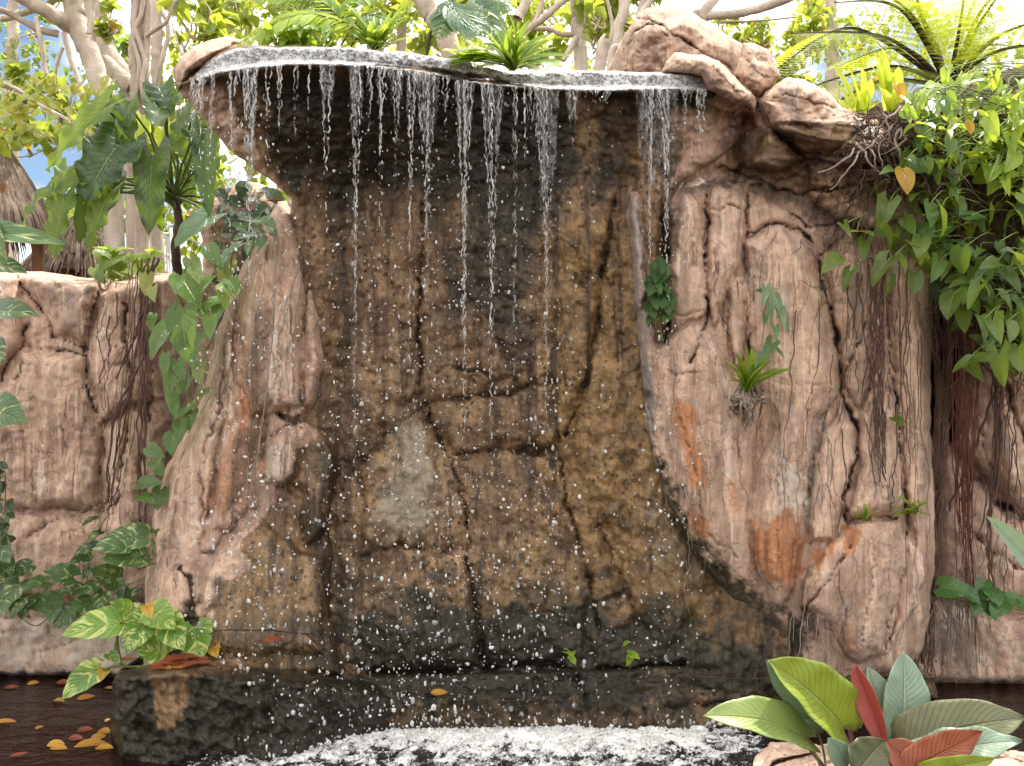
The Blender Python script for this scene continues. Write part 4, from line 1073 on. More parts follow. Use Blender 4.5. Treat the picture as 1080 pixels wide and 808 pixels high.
POTHOS = leaf_mat('pothos_leaf', (0.016, 0.050, 0.016), (0.055, 0.135, 0.035), (0.20, 0.34, 0.04), var=0.6, varcol=(0.42, 0.46, 0.20), rough=0.3, tmix=0.2, veinamt=0.2)
POTHOS_Y = leaf_mat('bright_pothos_leaf', (0.055, 0.155, 0.02), (0.17, 0.31, 0.04), (0.40, 0.55, 0.05), var=0.95, veinamt=0.25, varcol=(0.58, 0.62, 0.20), rough=0.25, tmix=0.25)
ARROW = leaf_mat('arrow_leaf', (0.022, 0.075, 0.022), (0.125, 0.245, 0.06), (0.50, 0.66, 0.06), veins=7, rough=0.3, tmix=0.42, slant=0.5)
ARROW_Y = leaf_mat('arrow_leaf_sun_tinted', (0.20, 0.34, 0.05), (0.40, 0.52, 0.07), (0.72, 0.84, 0.08), veins=7, rough=0.35, tmix=0.5, slant=0.5)  # backlight on the upper leaves, put into a paler yellow-green copy
BIGPH = leaf_mat('big_leaf', (0.008, 0.032, 0.012), (0.026, 0.075, 0.020), (0.18, 0.32, 0.02), vein=(0.20, 0.28, 0.12), veins=11, rough=0.3, tmix=0.25, slant=0.3)
BIGPH_L = leaf_mat('big_leaf_underside', (0.030, 0.085, 0.012), (0.12, 0.20, 0.03), (0.26, 0.40, 0.03), vein=(0.40, 0.45, 0.18), veins=11, rough=0.42, tmix=0.4, slant=0.3)
SILV = leaf_mat('silver_leaf', (0.13, 0.22, 0.15), (0.26, 0.36, 0.26), (0.30, 0.42, 0.15), vein=(0.50, 0.47, 0.36), veins=16, rough=0.32, tmix=0.18, slant=0.25, back=(0.30, 0.40, 0.06), veinamt=0.5)
LIME = leaf_mat('lime_leaf', (0.15, 0.22, 0.025), (0.30, 0.36, 0.05), (0.62, 0.70, 0.06), vein=(0.40, 0.43, 0.12), veins=16, rough=0.3, tmix=0.22, slant=0.25, back=(0.30, 0.40, 0.22))
LIMEPALE = leaf_mat('pale_lime_leaf', (0.24, 0.33, 0.10), (0.36, 0.44, 0.16), (0.55, 0.65, 0.12), vein=(0.5, 0.54, 0.2), veins=16, rough=0.35, tmix=0.3, slant=0.25, back=(0.40, 0.44, 0.06))
BRONZE = leaf_mat('bronze_leaf', (0.11, 0.125, 0.06), (0.20, 0.205, 0.115), (0.35, 0.35, 0.08), vein=(0.38, 0.36, 0.22), veins=18, rough=0.35, tmix=0.2, slant=0.25, back=(0.20, 0.24, 0.08), veinamt=0.4)
TERRA = leaf_mat('terracotta_leaf', (0.24, 0.060, 0.028), (0.34, 0.10, 0.05), (0.6, 0.14, 0.04), vein=(0.42, 0.16, 0.08), veins=16, rough=0.4, tmix=0.25, slant=0.25)
REDL = leaf_mat('red_leaf', (0.36, 0.075, 0.07), (0.46, 0.13, 0.12), (0.7, 0.12, 0.08), vein=(0.40, 0.06, 0.06), veins=16, rough=0.4, tmix=0.25, slant=0.25)
FERN = leaf_mat('fern_leaf', (0.10, 0.22, 0.03), (0.25, 0.40, 0.05), (0.55, 0.70, 0.06), veins=10, rough=0.4, tmix=0.4, veinamt=0.2)
FERN_Y = leaf_mat('yellow_fern_leaf', (0.26, 0.40, 0.04), (0.46, 0.56, 0.06), (0.85, 0.92, 0.08), veins=10, rough=0.45, tmix=0.5, veinamt=0.15)  # lighter, yellower green than the plain fern leaf
BLUEGR = leaf_mat('bluish_leaf', (0.06, 0.14, 0.07), (0.20, 0.31, 0.19), (0.40, 0.55, 0.15), veins=6, rough=0.35, tmix=0.3)
DARKL = leaf_mat('dark_leaf', (0.012, 0.035, 0.014), (0.03, 0.075, 0.025), (0.10, 0.2, 0.03), veins=6, rough=0.35, tmix=0.2)
DRYL = leaf_mat('dry_leaf', (0.30, 0.085, 0.018), (0.46, 0.20, 0.03), (0.6, 0.3, 0.04), vein=(0.3, 0.12, 0.03), veins=8, rough=0.5, tmix=0.15)
DRYR = leaf_mat('red_dry_leaf', (0.20, 0.04, 0.018), (0.42, 0.10, 0.03), (0.5, 0.12, 0.03), vein=(0.2, 0.05, 0.03), veins=8, rough=0.5, tmix=0.15)
STEM = bark_mat('green_stem', (0.09, 0.13, 0.04), (0.20, 0.26, 0.08), 20, 0.2)
PURPLE = bark_mat('purple_stem', (0.10, 0.035, 0.045), (0.20, 0.085, 0.10), 20, 0.2)
ROOTB = bark_mat('root_brown', (0.075, 0.042, 0.033), (0.16, 0.095, 0.075), 15, 0.5)
ROOTR = bark_mat('root_red', (0.10, 0.035, 0.025), (0.20, 0.075, 0.055), 15, 0.5)
ROOTP = bark_mat('root_pale', (0.24, 0.18, 0.14), (0.44, 0.36, 0.30), 15, 0.5)

SHAPES = {
 'heart': (np.array([0, .06, .15, .28, .42, .58, .74, .88, 1]), np.array([.30, .72, .95, 1.0, .95, .80, .54, .25, 0.0]), 0.22),
 'ovate': (np.array([0, .08, .2, .35, .5, .65, .8, .92, 1]), np.array([.05, .50, .85, 1.0, .98, .86, .60, .28, 0.0]), 0.0),
 'arrow': (np.array([0, .05, .12, .22, .34, .5, .66, .82, 1]), np.array([.45, .92, 1.0, .90, .76, .64, .48, .26, 0.0]), 0.46),
 'sagit': (np.array([0, .06, .14, .26, .4, .55, .7, .86, 1]), np.array([.50, .90, 1.0, .96, .88, .78, .60, .32, 0.0]), 0.30),
 'strap': (np.array([0, .1, .25, .4, .55, .7, .85, .95, 1]), np.array([.35, .6, .85, 1.0, 1.0, .95, .70, .35, 0.0]), 0.0),
 'paddle': (np.array([0, .05, .14, .28, .44, .6, .76, .9, 1]), np.array([.25, .62, .88, 1.0, .98, .88, .65, .32, 0.0]), 0.12),
}
def leaf_local(shape, wr, bend=0.5, fold=0.15, wave=0.0, twist=0.0, n=12, m=3, roll=0.0):
    """unit length leaf: x across, y along, z up. wr = half width / length"""
    ts, ws, lobe = SHAPES[shape]
    t = np.linspace(0, 1, n)
    w = np.interp(t, ts, ws)*wr
    s = np.linspace(-1, 1, 2*m+1)
    T, S = np.meshgrid(t, s, indexing='ij')
    X = S*w[:, None]
    Y = T - lobe*(np.abs(S)**1.5)*(1-T)**2.2
    Z = -fold*np.abs(X)*1.0 if fold < 0 else fold*np.abs(X)
    if roll: Z = Z + roll*X*X/wr
    if wave: Z = Z + wave*wr*np.sin(T*22+S*1.3)*np.abs(S)**1.5
    if twist:
        a = twist*T; X, Z = X*np.cos(a)-Z*np.sin(a), X*np.sin(a)+Z*np.cos(a)
    if abs(bend) > 1e-3:       # arc along the length, z downwards
        th = bend*Y
        Yb = np.sin(th)/bend*1.0 - Z*-np.sin(th)*0 + Z*np.sin(th)
        Zb = -(1-np.cos(th))/bend + Z*np.cos(th)
        Y, Z = Yb, Zb
    V = np.stack([X, Y, Z], -1).reshape(-1, 3)
    i = np.arange(n*(2*m+1)).reshape(n, 2*m+1)
    q = np.stack([i[:-1, :-1].ravel(), i[:-1, 1:].ravel(), i[1:, 1:].ravel(), i[1:, :-1].ravel()], 1)
    uv = np.stack([(S.ravel()+1)/2, T.ravel()], 1)
    tip = V[(n-1)*(2*m+1)+m].copy()
    return V, q, uv, tip
def nrm(a):
    a = np.asarray(a, float); return a/(np.linalg.norm(a)+1e-9)
def leaf_world(base, tip, face, shape, wr, **kw):
    """leaf from base to tip, upper side towards `face`"""
    V, q, uv, lt = leaf_local(shape, wr, **kw)
    base = np.asarray(base, float); tip = np.asarray(tip, float)
    L = np.linalg.norm(tip-base); c = np.linalg.norm(lt)
    ang = math.atan2(lt[2], lt[1])
    ca, sa = math.cos(-ang), math.sin(-ang)
    Y = V[:, 1]*ca - V[:, 2]*sa; Z = V[:, 1]*sa + V[:, 2]*ca
    V = np.stack([V[:, 0], Y, Z], 1)*(L/c)
    y = nrm(tip-base); f = nrm(face); f = nrm(f - y*np.dot(f, y)); x = np.cross(y, f)
    return base + V[:, :1]*x + V[:, 1:2]*y + V[:, 2:3]*f, q, uv
def tint(r=None, y=0.0):
    return (random.random() if r is None else r, random.random(), y, 1.0)
def add_leaf(mb, base, tip, face, shape, wr, c=None, **kw):
    v, q, uv = leaf_world(base, tip, face, shape, wr, **kw)
    mb.add(v, q, None, uv, tint() if c is None else c)
def px_leaf(mb, b, t, w, shape, face=(0, -1, 0.35), c=None, **kw):
    """b,t = (u,v,D); w = full width in photo pixels"""
    bw, tw = np.array(at(*b)), np.array(at(*t))
    L = np.linalg.norm(bw-tw)
    wr = 0.5*w/F*(b[2]+t[2])/2/L
    add_leaf(mb, bw, tw, face, shape, wr, c, **kw)
def smooth_path(pts, n=24):
    P = np.asarray(pts, float); k = len(P)
    if k == 2: return P[0]+(P[1]-P[0])*np.linspace(0, 1, n)[:, None]
    t = np.linspace(0, k-1, n); out = []
    for x in t:
        i = min(int(x), k-2); f = x-i
        p0, p1, p2, p3 = P[max(i-1, 0)], P[i], P[i+1], P[min(i+2, k-1)]
        out.append(0.5*((2*p1)+(-p0+p2)*f+(2*p0-5*p1+4*p2-p3)*f*f+(-p0+3*p1-3*p2+p3)*f**3))
    return np.array(out)
def px_tube(mb, pts, r0, r1=None, n=24, wob=0.0, sides=6, c=(1, 1, 1, 1)):
    W_ = smooth_path([at(*p) for p in pts], n)
    if wob:
        k = random.random()*50; t = np.linspace(0, 1, n)
        s = np.linalg.norm(W_[0]-W_[-1])*8
        W_ = W_ + wob*np.stack([fbm(t*s, k, 0.2, 3), 0.5*fbm(t*s, k, 7.2, 3), 0.5*fbm(t*s, k, 3.1, 3)], 1)
    mb.tube(W_, np.linspace(r0, r0 if r1 is None else r1, n), sides, c)
U_ = random.uniform

# ------------------------------------------------------------------ foreground broad leaved plant
def foreground_plant():
    D = 3.3
    root = empty('broad_leaf_plant', at(930, 822, D))
    tag(root, 'large foreground plant with silver, lime and terracotta paddle leaves at lower right', 'plant')
    def leaf(mat, b, t, w, face, label=None, shape='paddle', pet=None, pm_=None, r=None, **kw):
        mb = MB(); kw.setdefault('n', 22); kw.setdefault('m', 6)
        px_leaf(mb, b, t, w, shape, face, tint(r), **kw)
        o = mb.build('leaf', mat, root)
        sd = o.modifiers.new('thick', 'SOLIDIFY'); sd.thickness = 0.0015
        if label: o['label'] = label
        if pet:
            s = MB(); px_tube(s, pet, 0.008, 0.006, 16, 0.0, 8); s.build('petiole', pm_ or PURPLE, o)
    leaf(LIMEPALE, (853, 779, 3.25), (741, 755, 3.1), 50, (0.15, -0.62, 0.75), 'pale lime leaf pointing left', bend=0.75, fold=0.35, wave=0.05, pet=[(848, 780, 3.26), (862, 800, 3.28), (905, 850, 3.3)])
    leaf(LIME, (890, 770, 3.28), (809, 696, 3.2), 66, (0.42, -0.8, 0.35), 'bright lime drooping leaf', bend=0.55, fold=0.55, wave=0.06, r=0.8, pet=[(884, 764, 3.3), (896, 790, 3.3), (912, 850, 3.32)])
    leaf(SILV, (872, 766, 3.27), (808, 697, 3.19), 30, (-0.9, -0.5, 0.4), bend=0.5, fold=0.2, wave=0.04, pet=None)
    leaf(LIMEPALE, (894, 748, 3.42), (908, 768, 3.40), 24, (0, -0.8, 0.5), bend=0.4, fold=0.2, pet=[(894, 748, 3.42), (900, 790, 3.4), (915, 850, 3.36)])
    leaf(REDL, (933, 786, 3.26), (902, 701, 3.28), 24, (-0.55, -0.8, 0.0), 'rolled red new leaf', bend=-0.35, fold=0.9, wave=0.05, shape='strap', pet=[(932, 784, 3.26), (930, 810, 3.28), (928, 850, 3.3)], pm_=REDL)
    leaf(SILV, (934, 778, 3.38), (915, 703, 3.40), 40, (0.3, -0.9, 0.15), bend=0.3, fold=0.45, pet=[(934, 776, 3.38), (934, 820, 3.36), (932, 850, 3.34)])
    leaf(SILV, (951, 782, 3.33), (953, 687, 3.42), 54, (0.12, -0.95, 0.25), 'upright silvery green leaf', bend=0.35, fold=0.25, wave=0.03, r=0.7, pet=[(951, 780, 3.33), (944, 815, 3.32), (936, 850, 3.32)])
    leaf(BRONZE, (952, 786, 3.28), (1082, 757, 3.15), 62, (-0.1, -0.72, 0.6), 'bronze leaf seen from below', bend=0.7, fold=0.25, wave=0.04, pet=[(952, 784, 3.28), (945, 815, 3.3), (938, 850, 3.3)])
    leaf(TERRA, (958, 812, 3.12), (1036, 771, 3.05), 40, (-0.5, -0.8, 0.45), 'terracotta leaf underside', bend=-0.5, fold=0.35, wave=0.08, pet=[(958, 810, 3.12), (950, 826, 3.2), (940, 850, 3.26)])
    leaf(TERRA, (962, 806, 3.13), (934, 782, 3.16), 36, (0.1, -0.9, 0.3), bend=0.3, fold=0.2, pet=None)
    leaf(SILV, (962, 806, 3.20), (1078, 782, 3.08), 46, (-0.05, -0.62, 0.78), 'silvery green leaf with curled tip low at right', bend=0.75, fold=0.22, wave=0.12, r=0.9, pet=[(962, 806, 3.2), (950, 830, 3.26), (942, 850, 3.3)])
    leaf(LIME, (975, 812, 3.08), (1050, 800, 3.03), 22, (0.0, -0.9, 0.2), bend=0.6, fold=0.2, wave=0.1, pet=None)
    leaf(BRONZE, (906, 814, 3.08), (934, 781, 3.12), 50, (0.1, -0.9, 0.25), 'dark bronze leaf low in the middle', bend=-0.6, fold=0.2, wave=0.08, r=0.1, pet=[(906, 812, 3.08), (910, 830, 3.12), (918, 850, 3.2)])
    leaf(SILV, (895, 806, 3.14), (873, 778, 3.12), 26, (-0.4, -0.8, 0.5), bend=0.4, fold=0.2, pet=None)
    for a in ([(851, 762, 3.22), (862, 772, 3.25), (868, 790, 3.27), (872, 815, 3.28)], [(853, 785, 3.2), (862, 800, 3.22), (866, 815, 3.24)]):
        s = MB(); px_tube(s, a, 0.004, 0.004, 14, 0, 6); s.build('shoot', STEM, root)
    mb = MB(); px_leaf(mb, (868, 772, 3.24), (847, 759, 3.2), 8, 'strap', (0, -0.9, 0.4), tint(), bend=0.4, fold=0.5)
    mb.build('leaf', SILV, root)
foreground_plant()
def edge_leaf():
    root = empty('broad_leaf_plant', at(1150, 680, 3.6))
    tag(root, 'single pale silvery leaf reaching in at the right edge', 'plant')
    mb = MB(); px_leaf(mb, (1112, 634, 3.5), (1040, 544, 3.4), 36, 'paddle', (-0.4, -0.6, 0.7), tint(0.9), bend=0.4, fold=0.4, n=20, m=5)
    o = mb.build('leaf', SILV, root)
    s = MB(); px_tube(s, [(1112, 634, 3.5), (1135, 680, 3.55), (1150, 760, 3.6)], 0.008, 0.009, 14, 0, 8); s.build('petiole', PURPLE, o)
edge_leaf()
FRK = [(812, 806), (822, 800), (834, 796), (845, 793), (870, 786), (890, 782), (905, 788), (915, 800), (930, 830), (900, 870), (830, 870), (806, 840)]
def frk_depth(U, V, sd):
    D = 3.45 - 0.30*sstep(0, 50, V-790) + rough(U, V, 3.4, 0.03, 0.03, 0.006, 1, 170); g = 0*U
    return D, (g, g, g, g+0.35), (g, g, g, g)
o = relief('boulder', FRK, frk_depth, 1.6, 16, 0.2, solid=True, edge_noise=1.5, back=0.3)
tag(o, 'smooth tan stone below the lime leaves in the foreground', 'boulder')
FRK2 = [(1000, 812), (1020, 798), (1045, 792), (1075, 794), (1110, 800), (1130, 840), (1080, 870), (1000, 860)]
o = relief('boulder', FRK2, frk_depth, 1.6, 16, 0.2, solid=True, edge_noise=1.5, back=0.3)
tag(o, 'pale tan stone at the lower right corner under the silvery leaf', 'boulder')

# ------------------------------------------------------------------ variegated creepers lower left
def heart_list(mb, lst, D, shape='heart', ls=1.0, **kw):
    """(u,v centre, length px, tip angle deg in the picture: 0 right, 90 down, width ratio, yellow, dark/light)"""
    for it in lst:
        u, v, L, a, wr = it[:5]; L *= ls; y = it[5] if len(it) > 5 else 0.0; r = it[6] if len(it) > 6 else U_(0.2, 0.9)
        dx, dy = math.cos(math.radians(a))*L/2, math.sin(math.radians(a))*L/2
        d = D+U_(-0.08, 0.08)
        f = (U_(-0.35, 0.35), -0.75, 0.6+U_(-0.2, 0.3))
        px_leaf(mb, (u-dx*0.8, v-dy*0.8, d), (u+dx*1.1, v+dy*1.1, d-0.05-0.06*random.random()), L*wr*1.22, shape, f, (r, random.random(), y, 1), bend=U_(0.25, 0.7), fold=0.18, wave=0.05, **kw)
def creeper(name, label, lst, D, mat, stems, seed, smat=STEM, anchor=None, cat='creeper', shape='heart', r=0.004, ls=1.0):
    random.seed(seed)
    root = empty(name, at(*(anchor or (lst[0][0], lst[0][1], D))))
    tag(root, label, cat)
    mb = MB(); heart_list(mb, lst, D, shape, ls); mb.build('foliage', mat, root)
    if stems:
        s = MB()
        for st in stems: px_tube(s, [(p[0], p[1], p[2] if len(p) > 2 else D+0.04) for p in st], r, r*0.7, 26, 0.008, 6)
        s.build('stem', smat, root)
    return root
creeper('variegated_creeper', 'dark variegated creeper trailing along the foot of the left wall', [
 (22, 602, 34, 150, .62, .0), (14, 626, 40, 120, .75), (40, 617, 34, 160, .62), (64, 606, 42, 190, .66), (75, 624, 34, 165, .74), (19, 641, 32, 120, .7), (46, 638, 46, 175, .62), (28, 640, 34, 110, .75),
 (67, 652, 36, 135, .66), (86, 640, 36, 160, .72), (108, 634, 30, 100, .8), (111, 606, 38, 200, .75), (93, 622, 28, 150, .6), (126, 621, 26, 70, .6), (133, 634, 34, 110, .6), (141, 628, 26, -40, .6), (57, 645, 30, 100, .7), (5, 614, 30, 120, .7), (2, 640, 34, 110, .7),
 (96, 550, 26, 150, .5, 0, .1), (110, 552, 22, -60, .5, 0, .1), (92, 580, 34, 160, .55, 0, .1), (84, 590, 30, 160, .5, 0, .1), (100, 566, 24, 140, .5, 0, .1), (92, 603, 22, 120, .5, 0, .1),
 (3, 556, 34, 80, .6, 0, .1), (4, 582, 32, 60, .7, 0, .2), (8, 597, 26, 60, .7, 0, .3)], 5.42, POTHOS,
 [[(0, 630), (40, 625), (90, 620), (140, 615)], [(95, 640), (92, 600), (100, 570), (106, 540)], [(130, 620), (150, 610), (165, 600)], [(60, 640), (40, 660), (20, 650)]], 21, ls=.82)
creeper('variegated_creeper', 'glossy yellow-green creeper on top of the mossy boulder', [
 (100, 663, 66, 168, .56), (136, 650, 42, 190, .6), (150, 656, 44, 170, .66), (142, 674, 34, 120, .72, 0, .1), (161, 686, 42, 190, .74), (171, 652, 34, 40, .8), (184, 668, 38, 60, .72, 0, .3), (208, 677, 40, 80, .85), (158, 668, 30, 150, .5),
 (88, 719, 54, 140, .56, 0, .4), (226, 684, 20, 70, .7, 1.0), (157, 645, 16, 70, .7, .9), (108, 711, 14, 100, .7, .9), (128, 640, 26, 200, .6), (120, 694, 16, 40, .7, 0, .2)], 4.62, POTHOS_Y,
 [[(126, 660, 4.62), (122, 685, 4.64), (130, 702, 4.66), (158, 702, 4.64), (180, 698, 4.64), (196, 688, 4.62)], [(110, 706, 4.58), (122, 703, 4.62), (140, 703, 4.64)], [(142, 674, 4.64), (150, 695, 4.66)], [(125, 655, 4.66), (124, 675, 4.66), (128, 698, 4.66)]], 22, r=0.007)
creeper('variegated_creeper', 'small sprig of grey-green leaves against the buttress foot', [
 (131, 570, 56, 170, .5, 0, .8), (129, 589, 46, 175, .5, 0, .8), (166, 567, 18, -70, .9, 0, .2), (152, 595, 20, 160, .6), (118, 578, 40, 175, .4, 0, .9)], 4.95, POTHOS,
 [[(150, 574), (160, 585), (169, 596), (168, 640)], [(155, 566), (164, 580), (169, 596)]], 23, r=0.006)
creeper('edge_plant', 'big pale-veined leaves poking in at the left edge', [
 (12, 331, 54, 5, .52, 0, .4), (-2, 372, 26, 60, .8), (6, 438, 44, 20, .85), (10, 250, 120, 8, .22, 0, .9), (8, 283, 40, 15, .5), (-6, 258, 50, 60, .5)], 4.3, POTHOS,
 [[(-30, 330), (-20, 380), (-20, 460)]], 24, anchor=(-30, 420, 4.3), cat='plant', r=0.008)
creeper('dark_ivy', 'small dark ivy clump at the left edge of the picture', [
 (U_(-6, 16), 490+i*5.2+U_(-4, 4), U_(10, 18), U_(0, 180), .55, 0, U_(0, .3)) for i in range(22)], 5.45, DARKL, [[(4, 480), (6, 520), (2, 600)]], 25, shape='ovate')

# ------------------------------------------------------------------ vine hanging in the cleft left of the buttress
lst = [(170, 358, 44, 115, .45, 0, .6), (197, 351, 66, 82, .46, 0, .3), (200, 306, 42, 60, .6, 0, .8), (240, 291, 34, 100, .5, .25, .9), (238, 313, 28, 90, .6, .1, .9), (212, 393, 26, 90, .6, .1, .8), (180, 402, 34, 95, .4, 0, .6), (183, 416, 34, 100, .45, 0, .7),
 (193, 437, 22, 150, .6), (182, 468, 26, 90, .6, 0, .1), (164, 477, 22, 30, .6, 0, .2), (167, 494, 22, 60, .6, 0, .3), (158, 510, 26, 0, .6, 0, .1), (155, 527, 20, 30, .6, 0, .3), (168, 526, 24, 100, .6, 0, .1), (216, 415, 22, -30, .45), (202, 430, 20, 140, .5), (201, 444, 26, 100, .5, 0, .1), (190, 455, 26, 95, .5, 0, .2),
 (205, 285, 30, 70, .5, .1, .7), (225, 270, 26, 60, .6), (218, 300, 24, 120, .6), (230, 330, 24, 100, .5), (222, 345, 26, 90, .5, 0, .7), (212, 360, 24, 120, .5, 0, .4), (226, 320, 22, 140, .6, 0, .9), (214, 330, 24, 60, .6, 0, .6), (206, 378, 22, 110, .5, 0, .3), (175, 385, 26, 90, .4, 0, .3), (155, 300, 24, 95, .55, .2, .9), (162, 310, 18, 80, .6, .2, .9), (188, 300, 22, 100, .6),
 (160, 340, 20, 100, .4), (184, 430, 22, 90, .4), (198, 405, 24, 110, .45, 0, .2), (190, 390, 24, 70, .5, 0, .2), (236, 278, 22, 80, .6), (246, 303, 22, 60, .7, 0, .4)]
creeper('climbing_vine', 'leafy vine hanging down the cleft between left wall and buttress', lst, 4.98, leaf_mat('vine_leaf', (0.025, 0.085, 0.02), (0.14, 0.25, 0.05), (0.38, 0.55, 0.05), veins=8, rough=0.3, tmix=0.3),
 [[(235, 240), (225, 290), (205, 340), (200, 400), (190, 450), (168, 490), (160, 535)], [(215, 255), (190, 300), (180, 370), (185, 420)], [(245, 270), (238, 320), (215, 380), (205, 440)]], 26)
lst = [(270, 243, 20, 200, .7, 0, .6), (261, 233, 20, 190, .7, 0, .8), (281, 236, 20, 30, .8, 0, .7), (273, 255, 18, 90, .8), (256, 250, 20, 160, .6), (286, 246, 14, 50, .8), (264, 262, 16, 110, .7), (248, 262, 22, 140, .5), (240, 270, 20, 120, .5), (252, 240, 18, 200, .6), (276, 228, 16, -60, .6)]
creeper('climbing_vine', 'pale sprig of round leaves beside the buttress tip', lst, 4.92, BLUEGR, [[(262, 280), (268, 255), (275, 238)], [(250, 275), (256, 250)]], 27)
# dim small leaves deep in the cleft
random.seed(28)
lst = [(U_(225, 300), U_(195, 275), U_(12, 26), U_(20, 160), .5, 0, U_(0, .5)) for i in range(46)]
creeper('shade_shrub', 'dim undergrowth behind the tip of the left buttress', lst, 5.45, DARKL, [[(250, 290), (255, 240), (270, 200)]], 28, cat='shrub', shape='ovate')
o = relief('boulder', [(222, 214), (234, 200), (252, 192), (275, 194), (294, 206), (310, 230), (300, 300), (215, 300), (212, 240)], lambda U, V, s: (5.7+rough(U, V, 5.7, .06, .05, .01, 1, 190), (0*U+.3, 0*U, 0*U, 0*U), (0*U, 0*U, 0*U, 0*U)), 2.5, 16, 0.3, solid=True)
tag(o, 'shaded brown boulder in the gap behind the left buttress', 'boulder')

# ------------------------------------------------------------------ hanging roots
def root_bunch(name, label, paths, mat, seed, rad=(0.002, 0.007), wob=0.02, cat='roots', group=None):
    random.seed(seed)
    mb = MB()
    for p in paths:
        r = rad[0]+(rad[1]-rad[0])*random.random()**1.8*1.3; px_tube(mb, p, r, r*0.55, 40, wob, 5, (U_(.75, 1), 0, 0, 1))
    o = mb.build(name, mat)
    return tag(o, label, cat, group)
random.seed(31)
ps = []
for i in range(9):
    a = U_(-14, 16); b = U_(-12, 14)
    ps.append([(150+a, 272, 5.35), (143+a*0.8, 310, 5.3), (138+a*0.7, 380, 5.3), (130+b, 440, 5.3), (120+b*0.7, 520, 5.35), (114+b*0.6, 560+U_(-30, 10), 5.4)])
for i in range(6):
    a = U_(-5, 5); ps.append([(160+a, 300, 5.3), (152+a, 380, 5.25), (150+a, 440, 5.25), (150+a, 520, 5.3), (148+a, 600, 5.35)])
ps += [[(150, 330, 5.3), (130, 370, 5.4), (100, 410, 5.55)], [(140, 420, 5.3), (125, 470, 5.4), (118, 500, 5.5)], [(155, 310, 5.3), (145, 350, 5.3), (120, 400, 5.45)]]
root_bunch('hanging_roots', 'grey brown roots hanging over the left wall beside the vine', ps, ROOTB, 31)
root_bunch('hanging_root', 'single pale root strand dangling down the front of the buttress', [[(290, 235, 4.85), (289, 330, 4.86), (284, 380, 4.86), (279, 430, 4.86), (271, 480, 4.86), (264, 520, 4.86), (262, 570, 4.86)]], ROOTP, 32, (0.005, 0.006), 0.004)
random.seed(33)
ps = []
for i in range(38):
    a = U_(-14, 24); b = a*0.6+U_(-10, 10); e = U_(520, 690)
    ps.append([(1012+a, U_(300, 350), 5.05), (1014+a*0.8, 400, 5.1), (1016+b*0.6, 470, 5.2), (1016+b*0.5, 540, 5.28), (1020+b*0.6, e, 5.34)])
root_bunch('hanging_roots', 'dense curtain of reddish roots in front of the dark gap at right', ps, ROOTR, 33, (0.002, 0.005), 0.012)
random.seed(34)
ps = []
for i in range(34):
    a = U_(-9, 9); ps.append([(992+a*1.6, U_(290, 340), 5.2), (994+a, 420, 5.2), (990+a, 500, 5.22), (984+a, 560, 5.25), (980+a*0.8, 620+U_(-20, 30), 5.28)])
for i in range(14):
    a = U_(-14, 14); ps.append([(980+a*0.4, 600, 5.28), (972+a*0.8, 650, 5.3), (966+a*1.6, 700+U_(-10, 20), 5.32)])
root_bunch('hanging_roots', 'dark brown root rope running down beside the rock columns', ps, ROOTB, 34, (0.003, 0.007), 0.02)
random.seed(35)
ps = []
for i in range(16):
    a = U_(-9, 9); ps.append([(926+a, 250, 4.78), (925+a, 330, 4.8), (926+a*0.8, 400, 4.82), (930+a*0.6, 470+U_(0, 40), 4.84)])
for u0, u1, u2, e in ((905, 915, 893, 400), (915, 905, 890, 380), (955, 948, 953, 470), (962, 955, 945, 480), (900, 880, 866, 330), (896, 870, 840, 300), (940, 950, 956, 620), (972, 958, 968, 590)):
    ps.append([(u0, 230, 4.8), (u1, 300, 4.8), (u2, e, 4.82), (u2-6, e+60, 4.86)])
root_bunch('hanging_roots', 'thin roots trailing over the rounded rock columns', ps, ROOTB, 35, (0.002, 0.0055), 0.02)
def creeping(name, label, starts, depth, seed, mat, rad):
    random.seed(seed); mb = MB()
    for (u0, v0, du, dv) in starts:
        n = 70; t = np.linspace(0, 1, n); k = random.random()*90
        us = u0+du*t+9*fbm(t*3.2, k, .3, 4)*np.minimum(1, t*4); vs = v0+dv*t
        D = depth(us, vs, np.full(n, 40.))[0]
        D = np.convolve(np.pad(D, 3, 'edge'), np.ones(7)/7, 'valid')
        r = random.uniform(*rad)
        mb.tube(np.stack([(us-540)/F*(D-r*1.5), D-r*1.5, CAMZ+(404-vs)/F*(D-r*1.5)], 1), np.linspace(r, r*.4, n), 5, (U_(.6, 1), 0, 0, 1))
    return tag(mb.build(name, mat), label, 'roots')
random.seed(42)
creeping('creeping_roots', 'fine dark rootlets clinging to the right rock columns', [(U_(700, 960), U_(195, 330), U_(-40, 25), U_(110, 330)) for i in range(10)] + [(U_(860, 970), U_(250, 420), U_(-25, 15), U_(150, 280)) for i in range(15)] + [(U_(880, 930), U_(150, 200), U_(-90, -30), U_(40, 120)) for i in range(8)], rgt_depth, 42, ROOTB, (.0016, .0042))
creeping('creeping_roots', 'whitish rootlets clinging to the orange stained part of the right face', [(U_(690, 900), U_(430, 540), U_(-15, 30), U_(80, 150)) for i in range(16)], rgt_depth, 43, ROOTP, (.0012, .0028))
creeping('creeping_roots', 'fine rootlets clinging to the left buttress', [(U_(225, 320), U_(240, 420), U_(-50, -5), U_(120, 260)) for i in range(16)], but_depth, 44, ROOTP, (.0012, .0030))
creeping('creeping_roots', 'fine dark rootlets clinging to the low left wall', [(U_(90, 165), U_(296, 340), U_(-40, 10), U_(120, 300)) for i in range(8)], lwl_depth, 45, ROOTB, (.0014, .0040))
random.seed(36)
ps = []
